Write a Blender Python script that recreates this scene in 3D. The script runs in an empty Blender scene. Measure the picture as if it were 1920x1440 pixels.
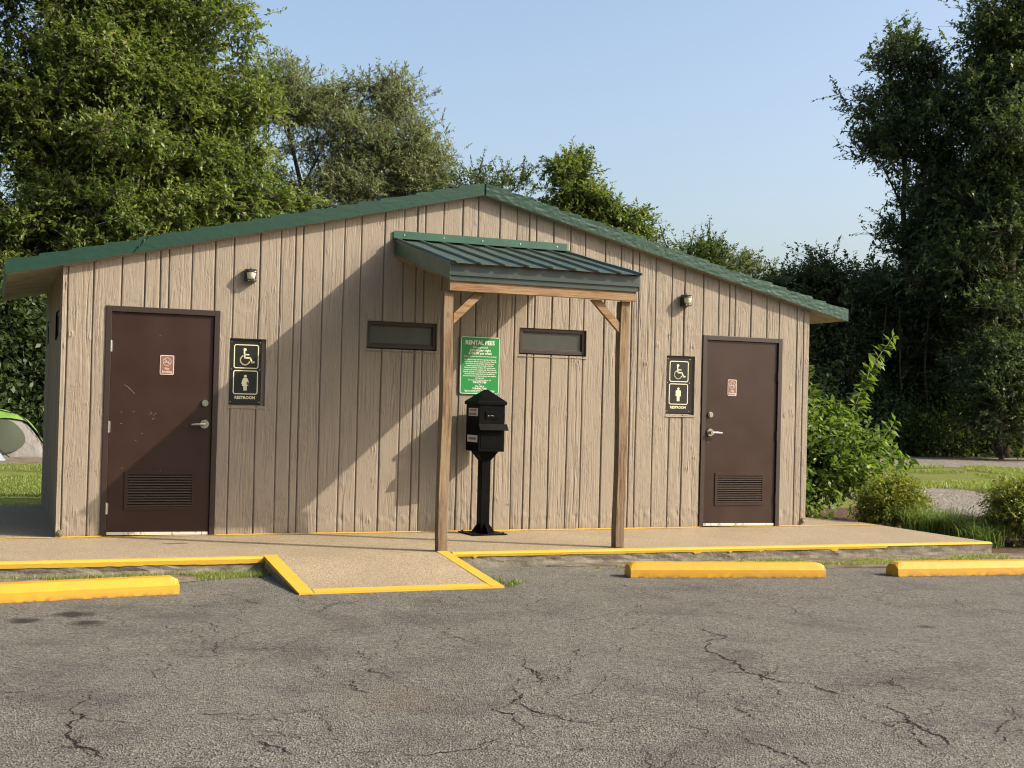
import bpy, bmesh, math, random
import numpy as np
from mathutils import Vector, Matrix, noise as mnoise

scn = bpy.context.scene
C = bpy.data.collections.new("Scene"); scn.collection.children.link(C)
R = math.radians

# ------------------------------------------------------------------ camera
YAW, PITCH, ROLL, FPX, DIST, EYE = 0.38705, 0.01372, 0.02539, 2397.75, 12.0392, 1.3090
cy, sy = math.cos(YAW), math.sin(YAW)
fw = Vector((sy*math.cos(PITCH), cy*math.cos(PITCH), math.sin(PITCH)))
rt = Vector((cy, -sy, 0)); up = rt.cross(fw)
c_, s_ = math.cos(ROLL), math.sin(ROLL)
r2 = c_*rt + s_*up; u2 = -s_*rt + c_*up
cam_d = bpy.data.cameras.new("camera"); cam = bpy.data.objects.new("camera", cam_d); C.objects.link(cam)
M = Matrix((( r2.x, u2.x, -fw.x, 0), (r2.y, u2.y, -fw.y, -DIST), (r2.z, u2.z, -fw.z, EYE), (0, 0, 0, 1)))
cam.matrix_world = M
cam_d.sensor_width = 36; cam_d.lens = FPX/1920*36; cam_d.clip_start = 0.1; cam_d.clip_end = 2000
scn.camera = cam

# ------------------------------------------------------------------ sky, sun, exposure
SUN_D = Vector((-1.67, 1.0, -1.336)).normalized()      # the way the light travels
elev = math.asin(-SUN_D.z); bearing = math.atan2(-SUN_D.x, -SUN_D.y)
w = bpy.data.worlds.new("World"); scn.world = w; w.use_nodes = True
nt = w.node_tree; bg = nt.nodes["Background"]
sky = nt.nodes.new("ShaderNodeTexSky"); sky.sky_type = 'NISHITA'; sky.sun_disc = False
sky.sun_elevation = elev; sky.sun_rotation = bearing
sky.air_density = 1.0; sky.dust_density = 4.2; sky.ozone_density = 0.6; sky.altitude = 0
nt.links.new(sky.outputs[0], bg.inputs[0]); bg.inputs[1].default_value = 0.15
sd = bpy.data.lights.new("sun", 'SUN'); sd.energy = 4.25; sd.angle = R(0.53); sd.color = (1, 0.88, 0.72)
sun = bpy.data.objects.new("sun", sd); C.objects.link(sun); sun.rotation_euler = SUN_D.to_track_quat('-Z', 'Y').to_euler()
sun.location = (20, -20, 20)
vs = scn.view_settings; vs.view_transform = 'Standard'; vs.look = 'None'; vs.gamma = 1; vs.exposure = 0.76
scn.cycles.use_denoising = True; scn.cycles.filter_width = 1.15
scn.cycles.max_bounces = 6; scn.cycles.diffuse_bounces = 3; scn.cycles.transmission_bounces = 4
scn.cycles.glossy_bounces = 2; scn.cycles.transparent_max_bounces = 4

# ------------------------------------------------------------------ material helpers
class N:
    def __init__(s, name):
        s.m = bpy.data.materials.new(name); s.m.use_nodes = True
        s.t = s.m.node_tree; s.b = s.t.nodes["Principled BSDF"]; s.out = s.t.nodes["Material Output"]
        s.co = s.t.nodes.new("ShaderNodeTexCoord").outputs['Object']
    def n(s, typ, ins=None, **kw):
        x = s.t.nodes.new("ShaderNode" + typ)
        for k, v in kw.items(): setattr(x, k, v)
        for k, v in (ins or {}).items(): s.set(x.inputs[k], v)
        return x
    def set(s, sock, v):
        if isinstance(v, bpy.types.NodeSocket): s.t.links.new(v, sock)
        elif isinstance(v, (tuple, list)) and len(v) == 3 and sock.type == 'RGBA': sock.default_value = (*v, 1)
        else: sock.default_value = v
    def map(s, scale=(1, 1, 1), loc=(0, 0, 0), co=None, rot=(0, 0, 0)):
        return s.n("Mapping", {'Vector': co or s.co, 'Scale': scale, 'Location': loc, 'Rotation': rot}).outputs[0]
    def noise(s, scale, detail=3, rough=.55, co=None, dist=0):
        return s.n("TexNoise", {'Vector': co or s.co, 'Scale': scale, 'Detail': detail, 'Roughness': rough, 'Distortion': dist}).outputs[0]
    def vor(s, scale, feature='F1', co=None, out=0, rnd=1):
        return s.n("TexVoronoi", {'Vector': co or s.co, 'Scale': scale, 'Randomness': rnd}, feature=feature).outputs[out]
    def ramp(s, fac, stops, interp='LINEAR'):
        x = s.n("ValToRGB", {'Fac': fac}); r = x.color_ramp; r.interpolation = interp
        while len(r.elements) < len(stops): r.elements.new(.5)
        for e, (p, c) in zip(r.elements, stops):
            e.position = p; e.color = (c, c, c, 1) if isinstance(c, (int, float)) else (*c, 1)
        return x.outputs[0]
    def mix(s, fac, a, b, mode='MIX'):
        x = s.n("Mix", data_type='RGBA', blend_type=mode)
        s.set(x.inputs[0], fac); s.set(x.inputs[6], a); s.set(x.inputs[7], b)
        return x.outputs[2]
    def math(s, op, a, b=0.0, clamp=False):
        x = s.n("Math", operation=op, use_clamp=clamp); s.set(x.inputs[0], a); s.set(x.inputs[1], b); return x.outputs[0]
    def attr(s, name): return s.n("Attribute", attribute_name=name).outputs['Fac']
    def bump(s, h, strength=.5, dist=.01, normal=None):
        ins = {'Height': h, 'Strength': strength, 'Distance': dist}
        if normal is not None: ins['Normal'] = normal
        return s.n("Bump", ins).outputs[0]
    def fin(s, col, rough=.7, normal=None, spec=.5, metal=0.0, **kw):
        s.set(s.b.inputs['Base Color'], col); s.set(s.b.inputs['Roughness'], rough)
        s.b.inputs['Specular IOR Level'].default_value = spec; s.b.inputs['Metallic'].default_value = metal
        if normal is not None: s.set(s.b.inputs['Normal'], normal)
        for k, v in kw.items(): s.set(s.b.inputs[k], v)
        return s.m

MT = {}
def mk():
    # painted form-liner concrete
    k = N("painted_board_concrete")
    big = k.noise(1.3, 4); fine = k.noise(90, 3); st = k.noise(6, 4, co=k.map((6, 6, .5)))
    col = k.mix(big, (.240, .202, .156), (.290, .246, .192))
    col = k.mix(k.math('MULTIPLY', st, .45), col, (.216, .181, .140))
    z = k.n("SeparateXYZ", {0: k.co}).outputs[2]
    dirt = k.math('MULTIPLY', k.ramp(z, [(0.0, 1), (.06, .35), (.16, 0)]), k.noise(7, 4))
    col = k.mix(dirt, col, (.20, .155, .115))
    v = k.attr("groove"); col = k.mix(k.math('MULTIPLY', v, .70), col, (.070, .045, .026))
    kn = k.math('MULTIPLY', k.ramp(k.noise(24, 4), [(.66, 0), (.72, 1)]), .35)
    col = k.mix(kn, col, (.38, .335, .265))
    grain = k.noise(30, 4, .65, co=k.map((4, 4, .22)))
    ck = None
    for sc_, zs_, lo, seed_, mk_ in ((34, .05, .012, 0, .50), (70, .06, .016, 5, .46)):
        nn_ = k.noise(sc_, 2, .5, co=k.map((1, 1, zs_), (seed_, 0, seed_)), dist=.25)
        ln = k.ramp(k.math('ABSOLUTE', k.math('SUBTRACT', nn_, .5)), [(0, 1), (lo, .75), (lo*2.0, 0)])
        ln = k.math('MULTIPLY', ln, k.ramp(k.noise(3.2, 4, .6, co=k.map((1.6, 1, .7), (0, seed_, seed_))), [(mk_, 0), (mk_+.10, 1)]))
        ck = ln if ck is None else k.math('MAXIMUM', ck, ln)
    col = k.mix(k.math('MULTIPLY', ck, .10), col, (.085, .062, .040))
    nb = k.bump(grain, .4, .005); nb = k.bump(k.math('MULTIPLY', ck, -1.0), .5, .006, nb); nb = k.bump(fine, .4, .003, nb)
    MT['wall'] = k.fin(col, .62, nb, .35)
    k = N("shaded_side_concrete")
    col = k.mix(k.noise(1.3, 4), (.15, .12, .080), (.20, .165, .115))  # darker than the front paint: the side's shade is in the colour
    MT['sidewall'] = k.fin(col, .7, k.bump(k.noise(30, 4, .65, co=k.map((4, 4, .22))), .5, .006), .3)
    # green painted roof slab
    k = N("green_roof_paint")
    a = k.noise(3, 4); b = k.noise(26, 5, .7, co=k.map((1, 1, 3)), dist=.8)
    col = k.mix(a, (.0065, .035, .023), (.010, .045, .030))
    col = k.mix(k.ramp(k.noise(11, 5, .7), [(.66, 0), (.75, .4)]), col, (.07, .15, .115))
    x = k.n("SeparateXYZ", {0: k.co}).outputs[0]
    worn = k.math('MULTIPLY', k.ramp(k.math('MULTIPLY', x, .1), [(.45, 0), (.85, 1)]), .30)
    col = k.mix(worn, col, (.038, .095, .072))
    MT['roof'] = k.fin(col, .5, k.bump(b, .35, .006), .3)
    k = N("soffit_paint")
    col = k.mix(k.ramp(k.noise(5, 5, .7), [(.4, 0), (.65, 1)]), (.34, .31, .23), (.21, .19, .14))
    MT['soffit'] = k.fin(col, .8, k.bump(k.noise(14, 4), .4, .01))
    for nm, c, r in (('trim_green', (.012, .066, .043), .38), ('trim_dark', (.0055, .021, .018), .45)):
        k = N(nm + "_metal")
        col = k.mix(k.ramp(k.noise(4, 4), [(.35, 0), (.75, .35)]), c, tuple(min(1, q*2.0+.006) for q in c)); col = k.mix(k.ramp(k.noise(9, 5, .7, co=k.map((1, 1, .25))), [(.62, 0), (.74, .35)]), col, (.11, .13, .11))
        MT[nm] = k.fin(col, k.ramp(k.noise(12, 3), [(0, r-.08), (1, r+.12)]), k.bump(k.noise(5, 2), .15, .01), .6)
    k = N("metal_roof_sheet")
    col = k.mix(k.noise(3.5, 4, co=k.map((1, .4, 1))), (.066, .115, .092), (.115, .165, .135))
    col = k.mix(k.ramp(k.noise(40, 3), [(.6, 0), (.8, .3)]), col, (.22, .26, .22))
    MT['sheet'] = k.fin(col, .48, k.bump(k.noise(4, 2), .15, .01), .7)
    # timbers: along z and along x
    for nm, sc, rot in (('wood_post', (1, 1, .07), (0, 0, 0)), ('wood_beam', (.07, 1, 1), (0, 0, 0)), ('wood_raft', (1, .07, 1), (0, 0, 0))):
        k = N(nm)
        m = k.map(sc, (0, 0, 0)); g = k.noise(55, 5, .7, co=m, dist=.6); g2 = k.noise(13, 4, co=m)
        if nm == 'wood_post':
            a, b, c = (.085, .055, .030), (.235, .160, .088), (.31, .25, .165)
        else:
            a, b, c = (.13, .070, .034), (.29, .175, .088), (.33, .24, .14)
        col = k.mix(k.ramp(g, [(.38, 0), (.62, 1)]), a, b); col = k.mix(k.ramp(g2, [(.45, 0), (.8, .7)]), col, c)
        kn = k.vor(3.2, co=k.map((1, 1, .6) if nm == 'wood_post' else (.6, 1, 1), (3.1, 1.2, .4)))
        col = k.mix(k.ramp(kn, [(.03, .85), (.085, 0)]), col, (.10, .05, .022))
        if nm == 'wood_post':
            z = k.n("SeparateXYZ", {0: k.co}).outputs[2]
            col = k.mix(k.math('MULTIPLY', k.ramp(k.math('MULTIPLY', z, .5), [(0, 1), (.1, .55), (.3, 0)]), k.noise(9, 4)), col, (.11, .08, .055))
        MT[nm] = k.fin(col, .75, k.bump(g, .6, .004), .3)
    # doors
    k = N("brown_door_paint")
    col = k.mix(k.noise(1.5, 4), (.023, .0098, .0066), (.030, .013, .0090))
    sc = k.ramp(k.noise(60, 2, co=k.map((1, 1, 5), rot=(0, .5, 0))), [(.755, 0), (.775, .4)])
    col = k.mix(sc, col, (.20, .13, .11))
    MT['door'] = k.fin(col, k.ramp(k.noise(3, 4), [(.3, .34), (.7, .48)]), k.bump(k.noise(120, 2), .12, .002), .35)
    k = N("lit_brown_louvre"); MT['louvre'] = k.fin(k.mix(k.noise(30, 3), (.032, .022, .018), (.05, .037, .031)), .26, spec=.8)  # lightened brown: light catching the slats is put into the colour
    k = N("brown_frame_paint"); MT['frame'] = k.fin(k.mix(k.noise(8, 3), (.018, .0085, .006), (.026, .0125, .009)), .5, k.bump(k.noise(20, 3), .3, .003))
    k = N("window_frame_bronze"); MT['winframe'] = k.fin(k.mix(k.noise(9, 3), (.022, .013, .010), (.034, .02, .016)), .4)
    k = N("brushed_steel"); MT['steel'] = k.fin(k.mix(k.noise(40, 2), (.58, .57, .55), (.70, .69, .66)), .27, metal=1)
    k = N("satin_chrome"); MT['chrome'] = k.fin((.50, .49, .47), .24, metal=1)
    k = N("worn_white_sweep")
    MT['sweep'] = k.fin(k.mix(k.ramp(k.noise(30, 4, co=k.map((1, 1, .4))), [(.55, 0), (.66, 1)]), (.52, .50, .46), (.14, .11, .09)), .6)
    k = N("frosted_pane")
    col = k.mix(k.noise(8, 4), (.020, .023, .019), (.050, .054, .045))
    MT['pane'] = k.fin(col, .28, k.bump(k.noise(90, 2), .3, .002), .6)
    # black kiosk
    k = N("black_powder_coat")
    MT['black'] = k.fin(k.mix(k.ramp(k.noise(14, 4), [(.5, 0), (.85, .5)]), (.0016, .0018, .0020), (.008, .008, .008)), .5, k.bump(k.noise(60, 3), .2, .002), .06)
    k = N("fixture_black"); MT['fixture'] = k.fin((.018, .016, .015), .3)
    k = N("lens_cream"); MT['lens'] = k.fin(k.mix(k.noise(20, 2), (.60, .58, .42), (.66, .64, .50)), .25, spec=.6)
    k = N("sign_black"); MT['signblack'] = k.fin(k.mix(k.ramp(k.noise(7, 4), [(.5, 0), (.8, .4)]), (.010, .010, .009), (.035, .035, .032)), .38, spec=.4)
    k = N("sign_cream"); MT['cream'] = k.fin(k.mix(k.noise(30, 2), (.60, .58, .38), (.66, .64, .46)), .5)
    k = N("sign_green"); MT['signgreen'] = k.fin(k.mix(k.noise(4, 3), (.010, .20, .045), (.014, .225, .055)), .35, spec=.5)
    k = N("sign_white"); MT['white'] = k.fin((.66, .70, .62), .45)
    k = N("notice_brown"); MT['nbrown'] = k.fin(k.mix(k.noise(20, 3), (.17, .078, .052), (.21, .10, .07)), .5)
    k = N("notice_white"); MT['nwhite'] = k.fin((.55, .47, .42), .5)
    k = N("sticker_white"); MT['sticker'] = k.fin(k.mix(k.ramp(k.noise(160, 2), [(.5, 0), (.62, 1)]), (.62, .60, .57), (.40, .34, .33)), .6)
    k = N("ink"); MT['ink'] = k.fin((.05, .03, .03), .6)
    # concrete with exposed aggregate
    k = N("aggregate_concrete")
    sp = k.vor(150, co=k.co, out=1); v = k.n("SeparateColor", {0: sp}).outputs[0]
    col = k.mix(k.ramp(v, [(.2, 0), (.8, 1)]), (.225, .178, .113), (.345, .280, .186))
    col = k.mix(k.ramp(v, [(.9, 0), (.93, .7)]), col, (.48, .43, .35)); col = k.mix(k.ramp(v, [(.06, .6), (.1, 0)]), col, (.09, .065, .045))
    col = k.mix(k.ramp(k.noise(1.6, 5), [(.35, .3), (.7, 0)]), col, (.145, .115, .08))
    col = k.mix(k.ramp(k.noise(22, 5), [(.70, 0), (.74, .5)]), col, (.12, .09, .07))
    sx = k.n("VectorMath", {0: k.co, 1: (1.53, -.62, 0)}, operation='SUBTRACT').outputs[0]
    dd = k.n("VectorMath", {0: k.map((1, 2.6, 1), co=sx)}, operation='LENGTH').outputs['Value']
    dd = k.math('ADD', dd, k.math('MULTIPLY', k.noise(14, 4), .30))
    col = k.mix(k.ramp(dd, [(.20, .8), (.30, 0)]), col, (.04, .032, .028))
    MT['conc'] = k.fin(col, .85, k.bump(k.vor(130), .35, .004), .2)
    k = N("weathered_curb")
    col = k.mix(k.ramp(k.noise(9, 6, .7, co=k.map((.6, 1, 2))), [(.35, 0), (.68, 1)]), (.10, .09, .07), (.27, .245, .20))
    col = k.mix(k.ramp(k.noise(4, 5), [(.6, 0), (.75, .6)]), col, (.28, .26, .22))
    MT['curb'] = k.fin(col, .9, k.bump(k.noise(35, 5), .7, .01), .2)
    k = N("yellow_paint")
    col = k.mix(k.noise(2.2, 4), (.46, .24, .009), (.50, .275, .018))
    col = k.mix(k.ramp(k.noise(28, 5, .7), [(.60, 0), (.72, .6)]), col, (.38, .17, .02))
    col = k.mix(k.ramp(k.noise(3.5, 6, .75, co=k.map((1, 1, 3))), [(.50, 0), (.68, .45)]), col, (.42, .20, .035))
    zz_ = k.n("SeparateXYZ", {0: k.co}).outputs[2]
    col = k.mix(k.math('MULTIPLY', k.ramp(k.math('MULTIPLY', zz_, 5.0), [(0, .9), (.12, .3), (.25, 0)]), k.ramp(k.noise(18, 5), [(.4, 0), (.6, 1)])), col, (.12, .085, .04))
    col = k.mix(k.ramp(k.noise(50, 4), [(.70, 0), (.74, .8)]), col, (.30, .22, .10))
    MT['yellow'] = k.fin(col, .55, k.bump(k.noise(130, 3), .45, .004), .35)
    k = N("yellow_edge_paint")
    col = k.mix(k.noise(3, 4), (.46, .285, .026), (.52, .34, .045))
    col = k.mix(k.ramp(k.noise(34, 5, .7), [(.60, 0), (.70, .6)]), col, (.28, .19, .08))
    MT['yedge'] = k.fin(col, .7, k.bump(k.noise(130, 3), .5, .004), .25)
    # asphalt
    k = N("weathered_asphalt")
    v = k.n("SeparateColor", {0: k.vor(115, out=1)}).outputs[0]; v2 = k.n("SeparateColor", {0: k.vor(62, out=1)}).outputs[0]
    col = k.mix(v, (.055, .0525, .0435), (.190, .181, .153))
    col = k.mix(k.ramp(v2, [(.88, 0), (.92, .7)]), col, (.24, .23, .20)); col = k.mix(k.ramp(v, [(.1, .6), (.16, 0)]), col, (.018, .016, .014))
    col = k.mix(k.ramp(k.noise(.7, 5, .6), [(.35, 0), (.7, .40)]), col, (.125, .119, .105))
    col = k.mix(k.ramp(k.noise(1.3, 5, .65, co=k.map((1, 1, 1), (7, 3, 0))), [(.5, 0), (.70, .55)]), col, (.036, .034, .031))
    col = k.mix(k.ramp(k.noise(16, 4, .6), [(.5, 0), (.75, .3)]), col, (.19, .18, .155))
    for (x, y, r, s) in ((.23, -3.57, .10, 1), (.54, -3.42, .12, 1), (.60, -3.76, .09, 1), (-.1, -3.9, .09, 1), (5.8, -5.2, .05, 1)):
        d = k.n("VectorMath", {0: k.co, 1: (x, y, -.12)}, operation='DISTANCE').outputs['Value']
        d = k.math('ADD', d, k.math('MULTIPLY', k.math('SUBTRACT', k.noise(11, 4), .5), .16))
        col = k.mix(k.ramp(d, [(max(0, r-.05), .9), (r+.03, 0)]), col, (.016, .013, .011))
    d = k.n("VectorMath", {0: k.co, 1: (1.85, -6.2, -.12)}, operation='DISTANCE').outputs['Value']
    col = k.mix(k.ramp(d, [(0, .18), (.35, 0)]), col, (.18, .11, .06))
    # pale dusty edge by the curb
    y = k.n("SeparateXYZ", {0: k.co}).outputs[1]
    e = k.math('MULTIPLY', k.ramp(k.math('MULTIPLY', k.math('ADD', y, 4.0), .25), [(.2, 0), (.5, .8)]), k.ramp(k.noise(2.4, 5), [(.40, 0), (.62, 1)]))
    col = k.mix(e, col, k.mix(v, (.08, .072, .058), (.26, .24, .20)))
    h = k.math('ADD', k.math('MULTIPLY', k.vor(115), .6), k.noise(45, 4))
    nb = k.bump(h, 1.0, .014); nb = k.bump(k.noise(6, 5), .6, .03, nb)
    MT['asphalt'] = k.fin(col, .85, nb, .25)
    k = N("crack_dirt_vent_shade"); MT['crack'] = k.fin(k.mix(k.noise(60, 3), (.006, .0055, .005), (.035, .031, .026)), .95, spec=.1)
    k = N("lawn")
    n1 = k.noise(1.1, 5, .65); n2 = k.noise(60, 4, .7)
    col = k.mix(k.ramp(n1, [(.36, 0), (.62, 1)]), (.20, .20, .06), (.145, .20, .048))
    col = k.mix(k.ramp(k.noise(.5, 4), [(.52, 0), (.66, .7)]), col, (.17, .13, .06))
    col = k.mix(k.ramp(n2, [(.35, .35), (.7, 0)]), col, (.07, .10, .02))
    MT['lawn'] = k.fin(col, .95, k.bump(n2, .8, .04), .1)
    k = N("gravel")
    v = k.n("SeparateColor", {0: k.vor(22, out=1)}).outputs[0]
    col = k.mix(v, (.09, .08, .064), (.28, .255, .215))
    col = k.mix(k.ramp(k.noise(.9, 4), [(.4, 0), (.7, .4)]), col, (.16, .135, .10))
    MT['gravel'] = k.fin(col, .9, k.bump(k.vor(22), .8, .03), .2)
    k = N("leaf_litter")
    v = k.n("SeparateColor", {0: k.vor(9, out=1)}).outputs[0]
    MT['litter'] = k.fin(k.mix(v, (.035, .024, .014), (.13, .085, .05)), .95, k.bump(k.vor(9), .8, .05), .1)
    k = N("verge_dirt"); v = k.n("SeparateColor", {0: k.vor(90, out=1)}).outputs[0]; MT['dirt'] = k.fin(k.mix(k.ramp(k.noise(5, 5), [(.4, 0), (.65, 1)]), k.mix(v, (.10, .085, .06), (.26, .23, .18)), (.10, .075, .045)), .95, k.bump(k.noise(40, 4), .8, .01), .1)
    k = N("garden_soil"); MT['soil'] = k.fin(k.mix(k.noise(8, 5), (.045, .03, .02), (.12, .085, .055)), .95, k.bump(k.noise(20, 4), .8, .03), .1)
    # bark
    k = N("bark")
    g = k.noise(9, 5, .7, co=k.map((1, 1, .25)))
    MT['bark'] = k.fin(k.mix(k.ramp(g, [(.35, 0), (.65, 1)]), (.035, .027, .021), (.105, .088, .068)), .9, k.bump(g, .9, .03), .2)
    k = N("green_stem"); MT['stem'] = k.fin((.16, .15, .07), .6)
    # tents
    for nm, a, b in (('tent_green', (.085, .19, .03), (.17, .30, .06)), ('tent_grey', (.11, .105, .098), (.20, .19, .18)), ('tent_blue', (.16, .20, .23), (.24, .28, .31))):
        k = N(nm); MT[nm] = k.fin(k.mix(k.noise(3, 3), a, b), .6, k.bump(k.noise(5, 3), .6, .05), .3)
    k = N("tent_mesh"); MT['tent_mesh'] = k.fin((.035, .045, .025), .8)

def leafmat(name, a, b, c, trans=.4, rough=.45):
    k = N(name); v = k.attr("v")
    col = k.ramp(v, [(0, a), (.6, b), (1, c)])
    p = k.fin(col, rough, spec=.35)
    t = k.n("BsdfTranslucent", {'Color': k.mix(1.0, col, (1.0, 1.0, .50), 'MULTIPLY')})
    hs = k.n("HueSaturation", {'Value': 1.7, 'Color': t.inputs['Color'].links[0].from_socket})
    k.t.links.new(hs.outputs[0], t.inputs['Color'])
    mx = k.n("MixShader", {0: trans, 1: k.b.outputs[0], 2: t.outputs[0]})
    k.t.links.new(mx.outputs[0], k.out.inputs[0]); MT[name] = k.m
mk()
leafmat('leaf_green', (.046, .080, .024), (.13, .18, .045), (.27, .30, .095))
leafmat('leaf_hazed', (.095, .125, .070), (.175, .21, .12), (.28, .31, .19), .35)  # leaf colour greyed to stand in for haze on far trees
leafmat('leaf_dark', (.032, .053, .024), (.064, .098, .042), (.13, .165, .07), .4)
leafmat('leaf_mid', (.034, .060, .019), (.070, .104, .028), (.13, .16, .045), .35)
leafmat('leaf_sapling', (.055, .105, .024), (.11, .175, .036), (.20, .26, .07), .4)
leafmat('leaf_nandina', (.07, .105, .018), (.17, .20, .030), (.27, .28, .050), .4)
leafmat('blade', (.07, .125, .036), (.125, .19, .052), (.26, .30, .11), .4)
leafmat('turf', (.12, .18, .040), (.19, .25, .06), (.29, .27, .11), .4)

# ------------------------------------------------------------------ object helpers
def tag(o, label=None, cat=None, group=None, kind=None):
    if label: o['label'] = label
    if cat: o['category'] = cat
    if group: o['group'] = group
    if kind: o['kind'] = kind
    return o
def thing(name, label, cat, loc=(0, 0, 0), rotz=0, group=None):
    o = bpy.data.objects.new(name, None); C.objects.link(o); o.empty_display_size = .2
    o.location = loc; o.rotation_euler = (0, 0, rotz); return tag(o, label, cat, group)
def obj(name, bm, mats, parent=None, smooth=False, bevel=0):
    me = bpy.data.meshes.new(name)
    if isinstance(bm, bpy.types.Mesh): me = bm
    else: bm.to_mesh(me); bm.free()
    for m in (mats if isinstance(mats, (list, tuple)) else [mats]):
        me.materials.append(MT[m])
    if smooth: me.polygons.foreach_set("use_smooth", [True]*len(me.polygons))
    o = bpy.data.objects.new(name, me); C.objects.link(o)
    if parent: o.parent = parent
    if bevel:
        b = o.modifiers.new("bevel", 'BEVEL'); b.width = bevel; b.segments = 2; b.limit_method = 'ANGLE'
    return o
def box(bm, x0, x1, y0, y1, z0, z1, mi=0, mat=None):
    vs = [bm.verts.new((x, y, z)) for x in (x0, x1) for y in (y0, y1) for z in (z0, z1)]
    if mat:
        for v in vs: v.co = mat @ v.co
    for f in ((0, 1, 3, 2), (4, 6, 7, 5), (0, 4, 5, 1), (2, 3, 7, 6), (0, 2, 6, 4), (1, 5, 7, 3)):
        fc = bm.faces.new([vs[i] for i in f]); fc.material_index = mi
def quad(bm, pts, mi=0):
    f = bm.faces.new([bm.verts.new(p) for p in pts]); f.material_index = mi; return f
def prism(bm, pts, axis, a, b, mi=0):
    """polygon pts (2D) extruded along axis from a to b"""
    def P(p, t): return {'x': (t, p[0], p[1]), 'y': (p[0], t, p[1]), 'z': (p[0], p[1], t)}[axis]
    A = [bm.verts.new(P(p, a)) for p in pts]; B = [bm.verts.new(P(p, b)) for p in pts]; n = len(pts)
    fs = [bm.faces.new(A), bm.faces.new(B[::-1])]
    for i in range(n): fs.append(bm.faces.new((A[i], B[i], B[(i+1) % n], A[(i+1) % n])))
    for f in fs: f.material_index = mi
def fixn(bm): bmesh.ops.recalc_face_normals(bm, faces=bm.faces); return bm
def B(): return bmesh.new()
def cyl(bm, c, r, h, axis='z', seg=20, r2=None, mi=0):
    rot = {'z': Matrix(), 'y': Matrix.Rotation(R(90), 4, 'X'), 'x': Matrix.Rotation(R(90), 4, 'Y')}[axis]
    g = bmesh.ops.create_cone(bm, cap_ends=True, segments=seg, radius1=r, radius2=r if r2 is None else r2, depth=h, matrix=Matrix.Translation(c) @ rot)
    for v in g['verts']:
        for f in v.link_faces: f.material_index = mi
def tube(bm, pts, rads, seg=6):
    rings = []
    for i, p in enumerate(pts):
        p = Vector(p); d = (Vector(pts[min(i+1, len(pts)-1)]) - Vector(pts[max(i-1, 0)])).normalized()
        a = d.cross(Vector((.31, .9, .2))).normalized(); b = d.cross(a)
        rings.append([bm.verts.new(p + (a*math.cos(t)+b*math.sin(t))*rads[i]) for t in [2*math.pi*j/seg for j in range(seg)]])
    for q, s in zip(rings, rings[1:]):
        for j in range(seg): bm.faces.new((q[j], q[(j+1) % seg], s[(j+1) % seg], s[j]))
    bm.faces.new(rings[0][::-1]); bm.faces.new(rings[-1])
def text(bm, s, size, loc, bold=0.0, align='CENTER', sx=1.0, mi=0, rot=None):
    """flat lettering in the x-z plane facing -y; loc = baseline anchor"""
    cu = bpy.data.curves.new("t", 'FONT'); cu.body = s; cu.size = size; cu.align_x = align; cu.offset = bold; cu.resolution_u = 2
    o = bpy.data.objects.new("t", cu); C.objects.link(o)
    dg = bpy.context.evaluated_depsgraph_get(); me = o.evaluated_get(dg).to_mesh()
    tmp = bmesh.new(); tmp.from_mesh(me); o.evaluated_get(dg).to_mesh_clear()
    Mx = Matrix.Translation(loc) @ (rot or Matrix()) @ Matrix.Rotation(R(90), 4, 'X') @ Matrix.Diagonal((sx, 1, 1, 1))
    for v in tmp.verts: v.co = Mx @ v.co
    for f in tmp.faces: f.material_index = mi
    m2 = bpy.data.meshes.new("t"); tmp.to_mesh(m2); tmp.free(); bm.from_mesh(m2); bpy.data.meshes.remove(m2)
    bpy.data.objects.remove(o); bpy.data.curves.remove(cu)
def npmesh(name, co, faces, fattr=None, vattr=None):
    me = bpy.data.meshes.new(name); k = faces.shape[1]
    me.vertices.add(len(co)); me.vertices.foreach_set("co", co.astype(np.float32).ravel())
    me.loops.add(faces.size); me.loops.foreach_set("vertex_index", faces.astype(np.int32).ravel())
    me.polygons.add(len(faces)); me.polygons.foreach_set("loop_start", np.arange(0, faces.size, k, dtype=np.int32))
    me.update(calc_edges=True)
    if fattr is not None:
        a = me.attributes.new("v", 'FLOAT', 'FACE'); a.data.foreach_set("value", fattr.astype(np.float32))
    if vattr is not None:
        for n_, arr in vattr.items():
            a = me.attributes.new(n_, 'FLOAT', 'POINT'); a.data.foreach_set("value", arr.astype(np.float32))
    return me
def vnoise(x, y, seed=0):
    xi = np.floor(x).astype(np.int64); yi = np.floor(y).astype(np.int64); fx = x-xi; fy = y-yi
    fx = fx*fx*(3-2*fx); fy = fy*fy*(3-2*fy)
    def h(a, b):
        n = (a*374761393 + b*668265263 + seed*974711) & 0x7fffffff
        n = ((n ^ (n >> 13))*1274126177) & 0x7fffffff
        return ((n ^ (n >> 16)) & 0xffff)/65535.0
    return (h(xi, yi)*(1-fx)+h(xi+1, yi)*fx)*(1-fy) + (h(xi, yi+1)*(1-fx)+h(xi+1, yi+1)*fx)*fy
def fbm(x, y, o=4, seed=0):
    s = 0; a = .5; t = 0
    for i in range(o): s = s + a*vnoise(x*2**i, y*2**i, seed+i*7); t += a; a *= .5
    return s/t

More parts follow.
